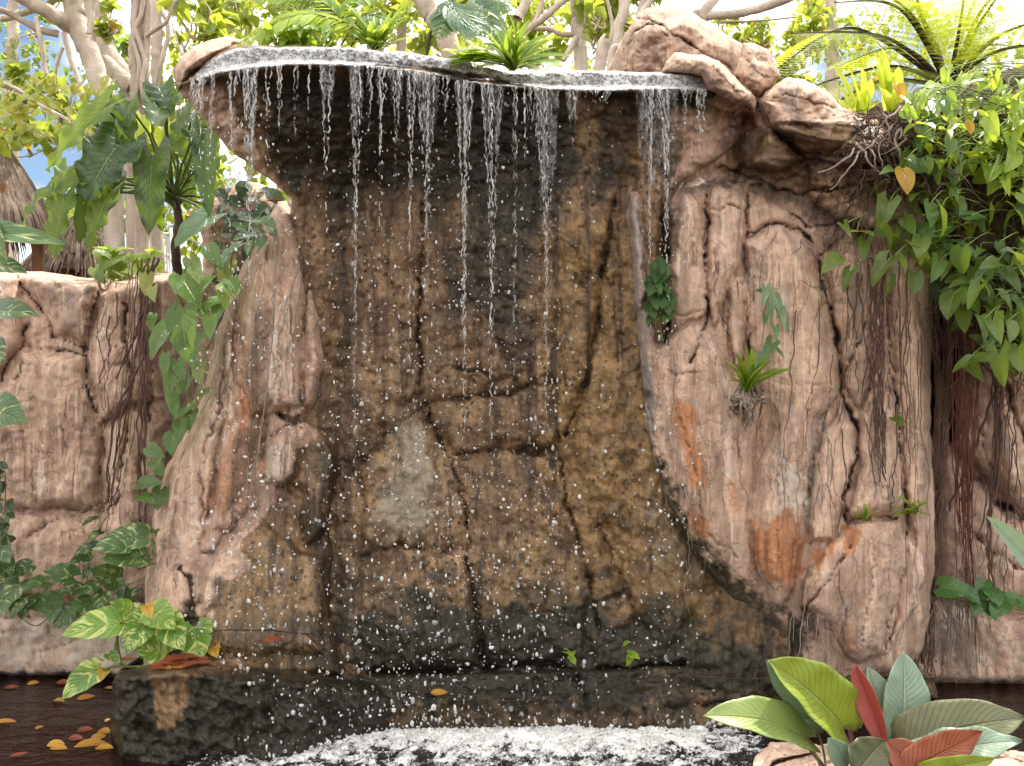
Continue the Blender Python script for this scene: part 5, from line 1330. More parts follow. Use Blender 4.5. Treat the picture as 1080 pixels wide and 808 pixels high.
for i in range(26):
    a = U_(-1, 1); ps.append([(978+a*12, 622, 5.25), (985+a*22, 650, 5.28), (992+a*34, 690+U_(-20, 20), 5.34)])
ps += [[(975, 655, 5.2), (950, 680, 5.15), (915, 704, 5.1), (900, 712, 5.05)], [(985, 640, 5.2), (960, 690, 5.15), (925, 712, 5.1)], [(960, 650, 5.1), (935, 690, 5.05), (918, 706, 5.0)]]
for i in range(26):
    a = U_(-22, 22); ps.append([(1020+a, 620+U_(0, 20), 5.28), (1022+a*1.2, 660, 5.3), (1024+a*1.4, 700+U_(-20, 24), 5.34)])
root_bunch('hanging_roots', 'pale root tips spreading over the low rock footing', ps, ROOTP, 36, (0.002, 0.004), 0.012)
random.seed(37)
ps = []
for i in range(11):
    u = 838+U_(0, 62); ps.append([(u, 596+U_(0, 50), 4.82), (u-U_(4, 14), 650, 4.8), (u-U_(2, 16), 690+U_(-20, 15), 4.8)])
root_bunch('hanging_roots', 'few whitish roots over the dark block under the orange stains', ps, ROOTP, 37, (0.002, 0.0035), 0.012)
random.seed(39)
ps = [[(1080, 540, 5.4), (1050, 505, 5.4), (1020, 480, 5.35), (1000, 470, 5.3)], [(1090, 560, 5.4), (1060, 520, 5.4), (1026, 490, 5.35)], [(1060, 400, 5.3), (1066, 450, 5.35), (1076, 520, 5.4), (1082, 600, 5.4)], [(1050, 410, 5.3), (1030, 470, 5.35), (1000, 540, 5.35)], [(1066, 420, 5.3), (1040, 520, 5.4), (1036, 600, 5.4)], [(1070, 460, 5.35), (1060, 560, 5.4), (1062, 640, 5.4)]]
for i in range(9):
    a = U_(-16, 20); ps.append([(1058+a, 390, 5.3), (1060+a, 470, 5.36), (1054+a*1.4, 560, 5.4), (1056+a*1.2, 620+U_(-40, 20), 5.4)])
root_bunch('hanging_roots', 'woody roots crossing the brown wall at the right edge', ps, ROOTB, 39, (0.003, 0.010), 0.02)
random.seed(38)
ps = [[(330, 663+6, 4.5), (250, 664, 4.6), (222, 668, 4.6)], [(322, 668, 4.5), (350, 690, 4.6), (390, 716, 4.68), (440, 730, 4.66), (540, 735, 4.7), (600, 732, 4.7), (650, 720, 4.75), (720, 713, 4.8), (800, 708, 4.85), (900, 706, 4.9)],
      [(380, 712, 4.68), (470, 734, 4.66), (560, 738, 4.7), (640, 724, 4.74)], [(640, 722, 4.74), (700, 712, 4.8), (760, 710, 4.82), (850, 704, 4.88), (930, 700, 4.95)], [(720, 712, 4.8), (780, 716, 4.8), (850, 712, 4.86), (900, 716, 4.9)],
      [(800, 716, 4.8), (790, 735, 4.82), (778, 745, 4.84)], [(846, 706, 4.86), (880, 712, 4.9), (930, 716, 4.95), (985, 712, 5.1)], [(880, 690, 4.9), (920, 700, 4.95), (960, 716, 5.0)]]
root_bunch('fallen_twigs', 'long dark twigs lying along the shelf at the foot of the falls', ps, bark_mat('wet_twig', (0.030, 0.020, 0.014), (0.075, 0.052, 0.034), 15, 0.5), 38, (0.003, 0.006), 0.012, 'twigs')
# tangle of dead roots on top right of the cliff
random.seed(40)
ps = []
for i in range(520):
    u, v = U_(900, 1000), U_(116, 196); d = U_(4.72, 5.0)
    a = U_(0, 6.28); L = U_(12, 42)
    ps.append([(u, v, d), (u+math.cos(a)*L*.5+U_(-8, 8), v+abs(math.sin(a))*L*.5+U_(-6, 6), d+U_(-.1, .08)), (u+math.cos(a)*L, v+math.sin(a)*L*0.8+10, d+U_(-.08, .1))])
mb = MB()
for p in ps:
    r = U_(.0015, .005); px_tube(mb, p, r, r*.5, 14, 0.04, 5, (U_(.3, 1), 0, 0, 1))
tag(mb.build('root_tangle', ROOTB), 'tangled clump of dead brown roots under the creeper at upper right', 'roots')
random.seed(41)
ps = []
for i in range(15):
    u, v = U_(900, 975), U_(105, 165); a = U_(0.9, 2.7); L = U_(18, 48)
    ps.append([(u, v, 4.7), (u+math.cos(a)*L*.5, v+math.sin(a)*L*.5, 4.66), (u+math.cos(a)*L+U_(-9, 9), v+math.sin(a)*L, 4.72)])
root_bunch('dead_stems', 'pale dead stems sticking out of the root tangle', ps, ROOTP, 41, (0.004, 0.008), 0.03, 'stems')

# ------------------------------------------------------------------ creeper bank on the right
def creeper_bank():
    random.seed(50)
    root = empty('arrowhead_creeper', at(1010, 260, 5.0))
    tag(root, 'large arrow-leaved creeper spilling over the cliff at upper right', 'creeper')
    lo, hi, st = MB(), MB(), MB()
    hand = [(894, 244, 22, 60), (913, 247, 26, 20), (932, 230, 40, 95), (946, 256, 38, 95), (935, 252, 34, 80), (950, 174, 34, 100), (970, 178, 30, 20), (991, 184, 34, 95), (1005, 190, 28, 100), (927, 290, 42, 105), (934, 303, 34, 105), (893, 298, 32, 120), (875, 281, 34, 150),
            (964, 301, 30, 95), (981, 228, 34, 90), (992, 237, 36, 85), (1009, 221, 34, 95), (1003, 324, 40, 100), (1026, 316, 36, 110), (1017, 340, 34, 95), (1012, 302, 34, 175), (1038, 349, 32, 80), (1052, 351, 36, 80), (1063, 351, 32, 85), (1012, 388, 26, 130), (1038, 381, 26, 10), (1057, 392, 48, 85),
            (1061, 322, 34, 60), (1042, 280, 30, 160), (1016, 276, 36, 90), (1064, 270, 30, 200), (970, 262, 30, 90), (960, 240, 30, 70), (978, 276, 34, 50), (950, 278, 30, 60), (965, 270, 34, 60), (912, 266, 28, 90), (925, 200, 26, 140), (935, 182, 24, 160), (1020, 300, 30, 40), (1070, 300, 34, 60), (1040, 310, 30, 70), (1046, 330, 30, 100), (1075, 380, 36, 80), (1030, 395, 30, 60), (1075, 345, 30, 70)]
    def one(mb, u, v, L, a, d, y=0.0, r=None):
        dx, dy = math.cos(math.radians(a))*L/2, math.sin(math.radians(a))*L/2
        f = (U_(-0.9, 0.7), -0.65, 0.7+U_(-0.6, 0.8))
        dx *= .78; dy *= .78
        px_leaf(mb, (u-dx, v-dy, d), (u+dx, v+dy, d-U_(-.08, .14)), L*U_(.52, .74), 'arrow' if random.random() < .5 else 'heart', f, tint(r, y), bend=U_(.2, .9), fold=U_(.1, .5), wave=0.06, n=9, m=3)
        # leaf stalk runs back up into the bank
        bx, by = u-dx, v-dy
        px_tube(st, [(bx, by, d), (bx+U_(4, 22), by-U_(4, 18), d+0.08), (bx+U_(14, 60), by+U_(-22, 14), d+0.28)], 0.0035, 0.0028, 8, 0.0, 4)
    for u, v, L, a in hand: one(lo, u, v, L*.95, a+U_(-14, 14), U_(4.6, 4.85), U_(0, .08))
    px_leaf(lo, (953, 180, 4.55), (957, 206, 4.5), 22, 'heart', (.1, -.9, .3), (.6, .2, .9, 1), bend=.3, fold=.1)
    px_leaf(hi, (946, 90, 4.8), (951, 108, 4.78), 14, 'heart', (.1, -.9, .3), (.6, .2, .9, 1), bend=.6, fold=.3); px_leaf(hi, (1020, 126, 4.7), (1024, 142, 4.68), 11, 'ovate', (.1, -.9, .3), (.6, .2, .9, 1), bend=.3, fold=.2)
    poly = [(985, 150), (1040, 120), (1110, 100), (1110, 400), (1060, 400), (1010, 350), (985, 300), (960, 260), (955, 215)]
    n = 0
    while n < 210:
        u, v = U_(940, 1110), U_(100, 400)
        if not inside(np.array([u]), np.array([v]), poly)[0]: continue
        n += 1
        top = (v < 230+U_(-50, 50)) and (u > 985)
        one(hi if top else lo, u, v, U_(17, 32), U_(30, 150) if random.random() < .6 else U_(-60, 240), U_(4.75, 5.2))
    poly2 = [(945, 120), (975, 85), (1030, 80), (1110, 95), (1110, 230), (1000, 175), (960, 140)]
    n = 0
    while n < 170:
        u, v = U_(940, 1110), U_(70, 240)
        if not inside(np.array([u]), np.array([v]), poly2)[0]: continue
        n += 1
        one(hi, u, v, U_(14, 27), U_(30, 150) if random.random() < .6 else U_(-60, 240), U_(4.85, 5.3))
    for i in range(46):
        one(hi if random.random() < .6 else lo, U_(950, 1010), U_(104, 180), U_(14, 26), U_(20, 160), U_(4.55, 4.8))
    lo.build('foliage', ARROW, root); hi.build('sun_tinted_foliage', ARROW_Y, root); st.build('stems', STEM, root)
    # curly brown stems inside
    b = MB()
    for i in range(150):
        u, v = U_(985, 1100), U_(190, 400); d = U_(4.95, 5.15)
        px_tube(b, [(u, v, d), (u+U_(-18, 18), v+U_(-4, 26), d+U_(-.08, .05)), (u+U_(-26, 26), v+U_(10, 50), d+U_(-.05, .05))], U_(.002, .005), .002, 14, 0.03, 5, (U_(.5, 1), 0, 0, 1))
    b.build('woody_stems', ROOTB, root)
creeper_bank()

# ------------------------------------------------------------------ ferns and small plants on the rock
def strap_fern(name, label, base, tips, mat, w=7, seed=1, bend=0.8, cat='fern', shape='strap', leafname='frond', merge=False, **kw):
    random.seed(seed)
    root = empty(name, at(*base)); tag(root, label, cat)
    mb = MB()
    for t in tips:
        b = (base[0]+U_(-3, 3), base[1]+U_(-2, 3), base[2]+U_(-.02, .02)); tt = (t[0], t[1], t[2] if len(t) > 2 else base[2]-U_(0.02, 0.16))
        f = (U_(-.3, .3), -0.6, 0.8)
        one = mb if merge else MB()
        px_leaf(one, b, tt, w*U_(.8, 1.2), shape, f, tint(), bend=bend*U_(.4, 1.3), fold=U_(.1, .4), n=12, m=2, **kw)
        if not merge: one.build(leafname, mat, root)
    if merge: mb.build('fronds', mat, root)
    return root
r_ = strap_fern('strap_fern', 'bright green strap fern growing from the rock with dry roots below it', (787, 413, 4.76),
   [(762, 379), (768, 388), (776, 372), (781, 366), (786, 362), (790, 372), (797, 374), (806, 384), (815, 380), (822, 388), (836, 389), (812, 396), (800, 380), (775, 396), (770, 402), (783, 380), (793, 366), (804, 402), (778, 385), (812, 372)], FERN, 7, 60)
random.seed(61)
mb = MB()
for i in range(60):
    u = U_(770, 806); v0 = U_(408, 420); e = v0+U_(14, 46)*(1-abs(u-788)/40)
    px_tube(mb, [(u*0.6+787*0.4, v0, 4.78), (u, v0+8, 4.72), (u+U_(-4, 4), (v0+e)/2, 4.74), (u*0.75+790*0.25+U_(-4, 4), e, 4.80)], U_(.004, .010), .002, 12, 0.014, 5, (U_(.45, 1), 0, 0, 1))
mb.build('dry_roots', ROOTP, r_)
creeper('rock_plant', 'small hanging plant with divided leaves above the strap fern', [
 (806, 312, 20, 100, .5), (815, 318, 24, 60, .5), (822, 326, 26, 70, .4), (812, 330, 22, 90, .4), (826, 336, 20, 80, .4), (802, 308, 16, 190, .5), (816, 306, 18, 0, .4), (807, 338, 14, 100, .5), (818, 352, 18, 90, .5), (808, 372, 26, 120, .5, 0, .1), (818, 370, 22, 40, .5, 0, .1), (800, 380, 18, 110, .5), (828, 342, 18, 70, .4)], 4.76,
 BLUEGR, [[(812, 310), (806, 335), (803, 365)], [(812, 310), (820, 330)]], 62, shape='arrow', r=0.003)
random.seed(63)
lst = [(U_(684, 706), U_(278, 345), U_(14, 26), U_(50, 140), .5, 0, U_(0, .9)) for i in range(34)]
creeper('rock_plant', 'dark leafy plant in the cleft behind the right hand strands', lst, 4.86, leaf_mat('cleft_leaf', (0.02, 0.06, 0.02), (0.06, 0.15, 0.04), (0.2, 0.35, 0.04)), [[(695, 270), (693, 320), (698, 360)]], 63, shape='ovate')
random.seed(64)
strap_fern('grass_fern', 'fine pale green fern on the ledge between the rock columns', (962, 540, 4.85), [(U_(940, 990), U_(522, 546)) for i in range(26)], FERN, 2.4, 64, 0.9, merge=True)
strap_fern('grass_fern', 'tuft of grassy weed on the ledge left of the fine fern', (912, 548, 4.80), [(U_(896, 932), U_(528, 548)) for i in range(16)], FERN, 2.0, 65, 0.9, merge=True)
creeper('rock_plant', 'broad green leaves above the pale footing at right', [
 (1006, 622, 36, 10, .6, 0, .3), (1022, 628, 30, 40, .6, 0, .1), (1036, 625, 28, 100, .5, 0, .1), (1048, 630, 24, 60, .7, 0, .2), (1060, 634, 30, 10, .6, 0, .3), (1052, 642, 24, 120, .8, 0, .1), (1072, 634, 26, 20, .5), (1030, 640, 22, 120, .6, 0, .1), (1044, 644, 22, 60, .7, 0, .1), (998, 616, 20, 200, .5, 0, .6), (1088, 640, 30, 20, .5)], 5.15,
 leaf_mat('glossy_leaf', (0.03, 0.10, 0.025), (0.10, 0.22, 0.05), (0.25, 0.42, 0.04), veins=8, rough=0.25, tmix=0.22), [[(1000, 630), (1030, 636), (1070, 640)]], 66)
creeper('seedling', 'small bright seedling on the dark wet rock, shorter and lower left', [(600, 690, 9, 40, .7, 0, 1), (604, 697, 10, 60, .7, 0, 1), (606, 690, 9, -60, .6, 0, 1), (598, 686, 7, 200, .6, 0, 1)], 4.72, FERN, [[(602, 702), (601, 692), (598, 684)]], 67, r=.0015, cat='seedling')
creeper('seedling', 'taller bright seedling with a leafless tip on the dark wet rock', [(663, 697, 12, 110, .6, 0, 1), (669, 692, 13, 30, .6, 0, 1), (665, 689, 10, 200, .6, 0, 1), (661, 679, 9, -20, .6, 0, 1)], 4.74, FERN, [[(664, 706), (662, 690), (658, 678)]], 68, r=.0015, cat='seedling')
creeper('seedling', 'two-leaved sprig on the columns left of the dark gap', [(947, 444, 16, 40, .5, 0, .3), (955, 449, 14, 0, .5, .2, .8)], 4.84, ARROW, [[(946, 440), (950, 450), (952, 480)]], 69, r=.0015, cat='seedling')

# ------------------------------------------------------------------ fallen leaves
def fallen(lst, group, D0=None):
    for (u, v, L, a, y, red, lab) in lst:
        D = D0(u, v) if callable(D0) else D0
        mb = MB()
        b = np.array(at(u, v, D)); s = L/F*D
        d = np.array([math.cos(math.radians(a)), math.sin(math.radians(a)), 0.0])
        base = b-d*s*0.5+np.array([0, 0, .006]); tip = b+d*s*0.5+np.array([0, 0, .008])
        add_leaf(mb, base, tip, (U_(-.2, .2), U_(-.4, 0), 1), 'ovate', U_(.26, .34), (U_(0.2, 1) if not red else .2, 0, y, 1), bend=U_(-.5, .5), fold=U_(0.05, .4), n=8, m=2)
        o = mb.build('fallen_leaf', DRYR if red else DRYL)
        tag(o, lab, 'leaf', group)
random.seed(70)
wD = lambda u, v: 1750.0/(v-404)
fallen([(35, 722, 12, 20, .6, 0, 'yellow leaf floating by the left wall footing'), (12, 726, 14, 10, 0, 1, 'faint brown leaf floating at the far left below the wall'), (67, 721, 15, 0, 0, 1, 'red brown leaf floating under the pale wall footing'), (91, 737, 18, 30, .3, 0, 'orange leaf floating under the drooping green leaf'),
        (62, 741, 16, -20, .3, 0, 'pale orange leaf floating left of the drooping green leaf'), (4, 764, 26, 10, .3, 0, 'long orange leaf floating at the left edge'), (42, 769, 10, 60, .5, 0, 'small yellow leaf alone on the dark water'), (59, 787, 18, 10, .9, 0, 'bright yellow leaf on the water left of the red pair'),
        (62, 791, 20, -10, .35, 0, 'orange leaf just under the bright yellow one'), (90, 771, 16, 15, 0, 1, 'upper red leaf on the water beside the mossy boulder'), (80, 780, 18, -15, 0, 1, 'lower red leaf on the water beside the mossy boulder'), (104, 779, 16, 30, .6, 0, 'golden leaf touching the mossy boulder'),
        (110, 773, 18, -30, .5, 0, 'upper golden leaf against the boulder side'), (96, 788, 34, 12, .4, 0, 'long golden leaf in the floating pile'), (110, 791, 20, 0, .7, 0, 'broad yellow leaf lowest in the floating pile'), (20, 797, 18, 40, 0, 1, 'dim brown leaf sunk near the lower left corner'),
        (114, 761, 10, 80, .8, 0, 'small yellow leaf above the floating pile'), (115, 727, 12, -30, .5, 0, 'small orange leaf at the boulder corner')], 'fallen leaves floating on the pool', wD)
fallen([(170, 704, 24, 10, 0, 1, 'dark red leaf on the boulder under the yellow creeper'), (182, 700, 30, -10, 0, 1, 'rusty curled leaf on the boulder beside the stem'), (196, 697, 30, 20, 0, 1, 'brown leaf lying across the boulder litter'), (210, 695, 26, -20, 0, 1, 'reddish leaf at the right of the boulder litter'),
        (216, 701, 18, 30, 0, 1, 'salmon red leaf at the edge of the boulder litter'), (190, 705, 26, 0, .1, 0, 'orange brown leaf in the middle of the boulder litter'), (204, 703, 24, 40, .0, 1, 'thin dark leaf near the boulder edge'), (176, 706, 16, -40, .3, 0, 'small orange leaf at the left of the boulder litter'), (136, 696, 18, 0, .2, 0, 'pale orange leaf by the creeper stem')], 'fallen leaves on the mossy boulder', lambda u, v: 4.50+ (706-v)*0.008)
fallen([(288, 677, 20, 20, 0, 1, 'crumpled crimson leaf on the wet rock beside the twig')], 'fallen leaves on the rock', lambda u, v: 4.56)
fallen([(463, 732, 18, 0, .5, 0, 'slim yellow leaf caught on the long twig')], 'fallen leaves on the rock', lambda u, v: 4.62)
fallen([(854, 704, 14, 20, .7, 0, 'orange yellow leaf on the shelf behind the lime leaf')], 'fallen leaves on the rock', lambda u, v: 4.75)
fallen([(707, 408, 12, 60, .8, 0, 'curved yellow leaf in a hollow of the right face')], 'fallen leaves on the rock', lambda u, v: 4.82)
fallen([(290, 213, 20, -10, 0, 1, 'orange red leaf on the tip of the left buttress'), (276, 206, 12, 10, .9, 0, 'yellow leaf just left of the buttress tip')], 'fallen leaves on the rock', lambda u, v: 4.84)
fallen([(251, 49, 22, 80, 0, 1, 'curled dark red leaf stuck at the left of the wet lip'), (283, 42, 22, 10, 0, 1, 'dark maroon leaf on the wet lip under the palm fronds')], 'fallen leaves on the rock', lambda u, v: 4.85)
# ================================================================== PLANTS ON TOP AND BACKGROUND
# ------------------------------------------------------------------ big drooping philodendron at upper left
def big_plant():
    random.seed(80)
    root = empty('large_leaf_shrub', at(185, 262, 5.6))
    tag(root, 'big shrub with long wavy drooping leaves left of the waterfall', 'shrub')
    def leaf(b, t, w, face, mat=BIGPH, r=None, crown=(184, 208, 5.6), pet=True, **kw):
        mb = MB(); kw.setdefault('bend', 0.5); kw.setdefault('fold', 0.2); kw.setdefault('wave', 0.26)
        px_leaf(mb, b, t, w, 'sagit', face, tint(r), n=22, m=5, **kw)
        o = mb.build('leaf', mat, root)
        if pet:
            s = MB(); px_tube(s, [crown, ((crown[0]*.5+b[0]*.5), (crown[1]*.5+b[1]*.5)-U_(3, 9), (crown[2]+b[2])/2), b], .010, .006, 18, 0.01, 6, (U_(.6, 1), 0, 0, 1))
            s.build('petiole', STEM, o)
    leaf((111, 113, 5.0), (50, 181, 4.95), 34, (-0.35, -0.85, 0.15), BIGPH_L, .95, bend=.35, fold=.3)
    leaf((124, 154, 5.0), (89, 216, 4.9), 62, (0.1, -0.8, 0.55), BIGPH, .3, bend=.5, wave=.2)
    leaf((124, 150, 5.1), (118, 96, 5.1), 30, (-0.3, -0.9, 0.2), BIGPH, .4)
    leaf((85, 190, 4.95), (45, 210, 4.9), 28, (0.1, -0.8, 0.6), BIGPH_L, .7, bend=.6)
    leaf((52, 198, 5.0), (21, 247, 4.95), 20, (-0.5, -0.7, 0.4), BIGPH_L, .3)
    leaf((68, 206, 4.9), (58, 273, 4.88), 34, (-0.2, -0.9, 0.2), BIGPH_L, .45, bend=.3)
    leaf((117, 202, 4.95), (93, 265, 4.9), 32, (-0.3, -0.9, 0.2), BIGPH_L, .35, bend=.3)
    leaf((92, 206, 5.1), (83, 258, 5.1), 22, (0.3, -0.9, 0.3), BIGPH, .4, bend=.3)
    leaf((161, 164, 5.1), (157, 250, 5.05), 38, (0.15, -0.9, 0.35), BIGPH, .35, bend=.4, wave=.12)
    leaf((165, 205, 5.3), (172, 246, 5.3), 18, (0.0, -0.9, 0.2), BIGPH_L, .5)
    leaf((136, 108, 5.2), (140, 165, 5.15), 26, (-0.2, -0.9, 0.3), BIGPH, .6, bend=.4)
    leaf((150, 122, 5.5), (143, 160, 5.4), 34, (0.0, -1, 0.1), FERN_Y, .6)
    leaf((172, 104, 5.3), (163, 136, 5.2), 40, (0.2, -0.5, 0.9), SILV, .8, bend=.5)
    leaf((168, 92, 5.3), (180, 118, 5.2), 34, (0.0, -0.8, 0.5), BIGPH, .4, bend=.4)
    leaf((216, 142, 5.2), (222, 232, 5.1), 30, (-0.1, -0.95, 0.2), BIGPH, .1, bend=.3, wave=.1)
    leaf((221, 228, 5.1), (184, 262, 5.0), 34, (-0.1, -0.75, 0.6), BLUEGR, .35, bend=.5, wave=.06)
    leaf((206, 140, 5.4), (226, 166, 5.35), 26, (0.1, -0.9, 0.4), BIGPH, .15)
    leaf((72, 176, 5.4), (60, 205, 5.3), 24, (0.0, -0.9, 0.4), BIGPH_L, .3)
    leaf((118, 188, 5.2), (104, 236, 5.2), 30, (0.2, -0.9, 0.3), BIGPH, .2)
    for a in range(9):
        u, v = U_(165, 228), U_(110, 185); an = U_(50, 130); L = U_(26, 44)
        leaf((u, v, 5.7), (u+math.cos(math.radians(an))*L, v+math.sin(math.radians(an))*L, 5.65), U_(14, 22), (U_(-.4, .4), -.9, .4), random.choice([BIGPH, BIGPH_L, FERN_Y]), None, (190, 215, 5.8))
    s = MB(); px_tube(s, [(184, 206, 5.62), (190, 235, 5.62), (186, 262, 5.62), (190, 300, 5.7)], .022, .030, 24, .02, 10, (.75, 0, 0, 1)); s.build('trunk', ROOTB, root)
    s = MB()
    for i in range(22):
        an = U_(-3.0, 0.3); L = U_(22, 46)
        px_tube(s, [(184+U_(-3, 3), 210+U_(-4, 10), 5.6), (184+math.cos(an)*L*.6, 208+math.sin(an)*L*.5, 5.58), (184+math.cos(an)*L, 210+math.sin(an)*L*.8, 5.55)], .008, .005, 10, .005, 6, (U_(.5, 1), 0, 0, 1))
    s.build('leaf_bases', STEM, root)
big_plant()

# ------------------------------------------------------------------ pinnate fronds
def frond(mb, base, mid, tip, nl=22, ll=0.16, w=0.12, face=(0, -.5, .8), ang=1.0, c=None, rach=None, rr=.004, droop=.25, start=.12):
    """base, mid, tip world points; leaflets in the plane given by face"""
    P = smooth_path([base, mid, tip], nl*2+6)
    n = len(P)
    T = np.gradient(P, axis=0); T /= np.linalg.norm(T, axis=1, keepdims=True)
    f = nrm(face)
    for i in range(int(n*start), n-1, 2):
        t = i/(n-1)
        L = ll*(math.sin(math.pi*min(1, 0.12+0.88*t)**0.8)*0.9+0.12)*U_(.85, 1.1)
        s = nrm(np.cross(T[i], f))
        for sg in (1, -1):
            d = nrm(s*sg*math.sin(ang)+T[i]*math.cos(ang))
            tp = P[i]+d*L+np.array([0, 0, -droop*L])
            add_leaf(mb, P[i], tp, f+np.array([U_(-.3, .3), U_(-.2, .2), 0]), 'strap', w*U_(.8, 1.2), c or tint(), bend=U_(.1, .6), fold=.2, n=5, m=1)
    if rach is not None: rach.tube(P, np.linspace(rr, rr*.35, n), 5)
def W3(u, v, D): return np.array(at(u, v, D))
def palm_fronds():
    random.seed(90)
    root = empty('palm_plant', at(345, 50, 5.3)); tag(root, 'yellow-green palm-like fronds arching over the left half of the wet lip', 'palm')
    for b, m_, t, n, ll in (((395, 32, 5.3), (320, 12, 5.1), (250, 44, 4.95), 24, .17), ((390, 30, 5.3), (330, 22, 5.1), (286, 40, 5.0), 18, .12), ((380, 40, 5.4), (330, -6, 5.3), (262, -4, 5.2), 24, .17),
                            ((350, 44, 5.4), (372, 0, 5.3), (420, -12, 5.2), 22, .16), ((360, 44, 5.4), (385, 14, 5.3), (418, 22, 5.2), 18, .12), ((340, 46, 5.5), (310, 0, 5.5), (300, -40, 5.5), 20, .16), ((370, 46, 5.3), (390, 24, 5.2), (402, 52, 5.05), 14, .10)):
        mb, st = MB(), MB()
        b, m_, t = [(a_[0], a_[1]+3, a_[2]-.22) for a_ in (b, m_, t)]
        frond(mb, W3(*b), W3(*m_), W3(*t), n, ll, .13, (U_(-.2, .2), -.6, .7), .85, None, st, .006)
        o = mb.build('frond', FERN_Y if random.random() < .4 else FERN, root); st.build('rachis', STEM, o)
palm_fronds()
random.seed(91)
creeper('weeds', 'low curly weeds rooted in the wet lip under the palm fronds', [(U_(278, 352), U_(28, 56), U_(9, 22), U_(0, 360), .4, 0, U_(0, 1)) for i in range(110)], 4.86, FERN, [[(300, 52), (320, 46), (345, 54)]], 91, shape='ovate', cat='weeds', anchor=(318, 50, 5.0), r=.003)
strap_fern('strap_fern', 'brownish green sword fern between the palm fronds and the blue-green leaf', (398, 54, 4.95), [(U_(362, 436), U_(2, 46)) for i in range(40)], FERN, 8, 92, .7)
strap_fern('birds_nest_fern', 'bright green strap-leaved fern sitting in the notch of the wet lip', (540, 72, 4.84), [(462, 66), (470, 72), (484, 54), (604, 60), (598, 72), (510, 46), (536, 14), (526, 34), (560, 20), (584, 36), (502, 72), (572, 76), (474, 56), (480, 62), (468, 62), (492, 48), (500, 38), (508, 30), (518, 28), (528, 24), (540, 26), (548, 34), (556, 40), (562, 30), (568, 44), (580, 42), (588, 50), (590, 64), (576, 60), (566, 62), (552, 48), (536, 40), (520, 44), (505, 55), (512, 64), (498, 64), (545, 20), (530, 50), (572, 68), (596, 66), (480, 50), (524, 60)], FERN, 11, 93, .8)
strap_fern('strap_fern', 'smaller lime fern low on the lip left of the bird nest fern', (490, 66, 4.9), [(U_(462, 520), U_(40, 60)) for i in range(20)], FERN_Y, 9, 94, .7)
def lobed_plant():
    random.seed(95)
    root = empty('split_leaf_plant', at(450, 58, 5.2)); tag(root, 'blue-green deeply split leaves on thin stalks above the lip', 'plant')
    for b, t, n, ll in (((468, 4, 5.1), (512, 38, 4.95), 9, .15), ((500, -6, 5.2), (528, 44, 5.05), 8, .11), ((478, 0, 5.1), (462, 40, 5.0), 8, .10), ((490, -12, 5.25), (540, 10, 5.15), 8, .12)):
        mb = MB(); B, T = W3(*b), W3(*t)
        frond(mb, B, (B+T)/2+np.array([0, 0, .03]), T, n, ll, .22, (.1, -.8, .55), .8, None, None, start=.0, droop=.3)
        o = mb.build('leaf', BLUEGR, root)
        s = MB(); px_tube(s, [(450, 60, 5.2), (456, 30, 5.18), (b[0], b[1], b[2])], .009, .007, 16, 0, 8, (.5, 0, 0, 1)); s.build('petiole', STEM, o)
lobed_plant()

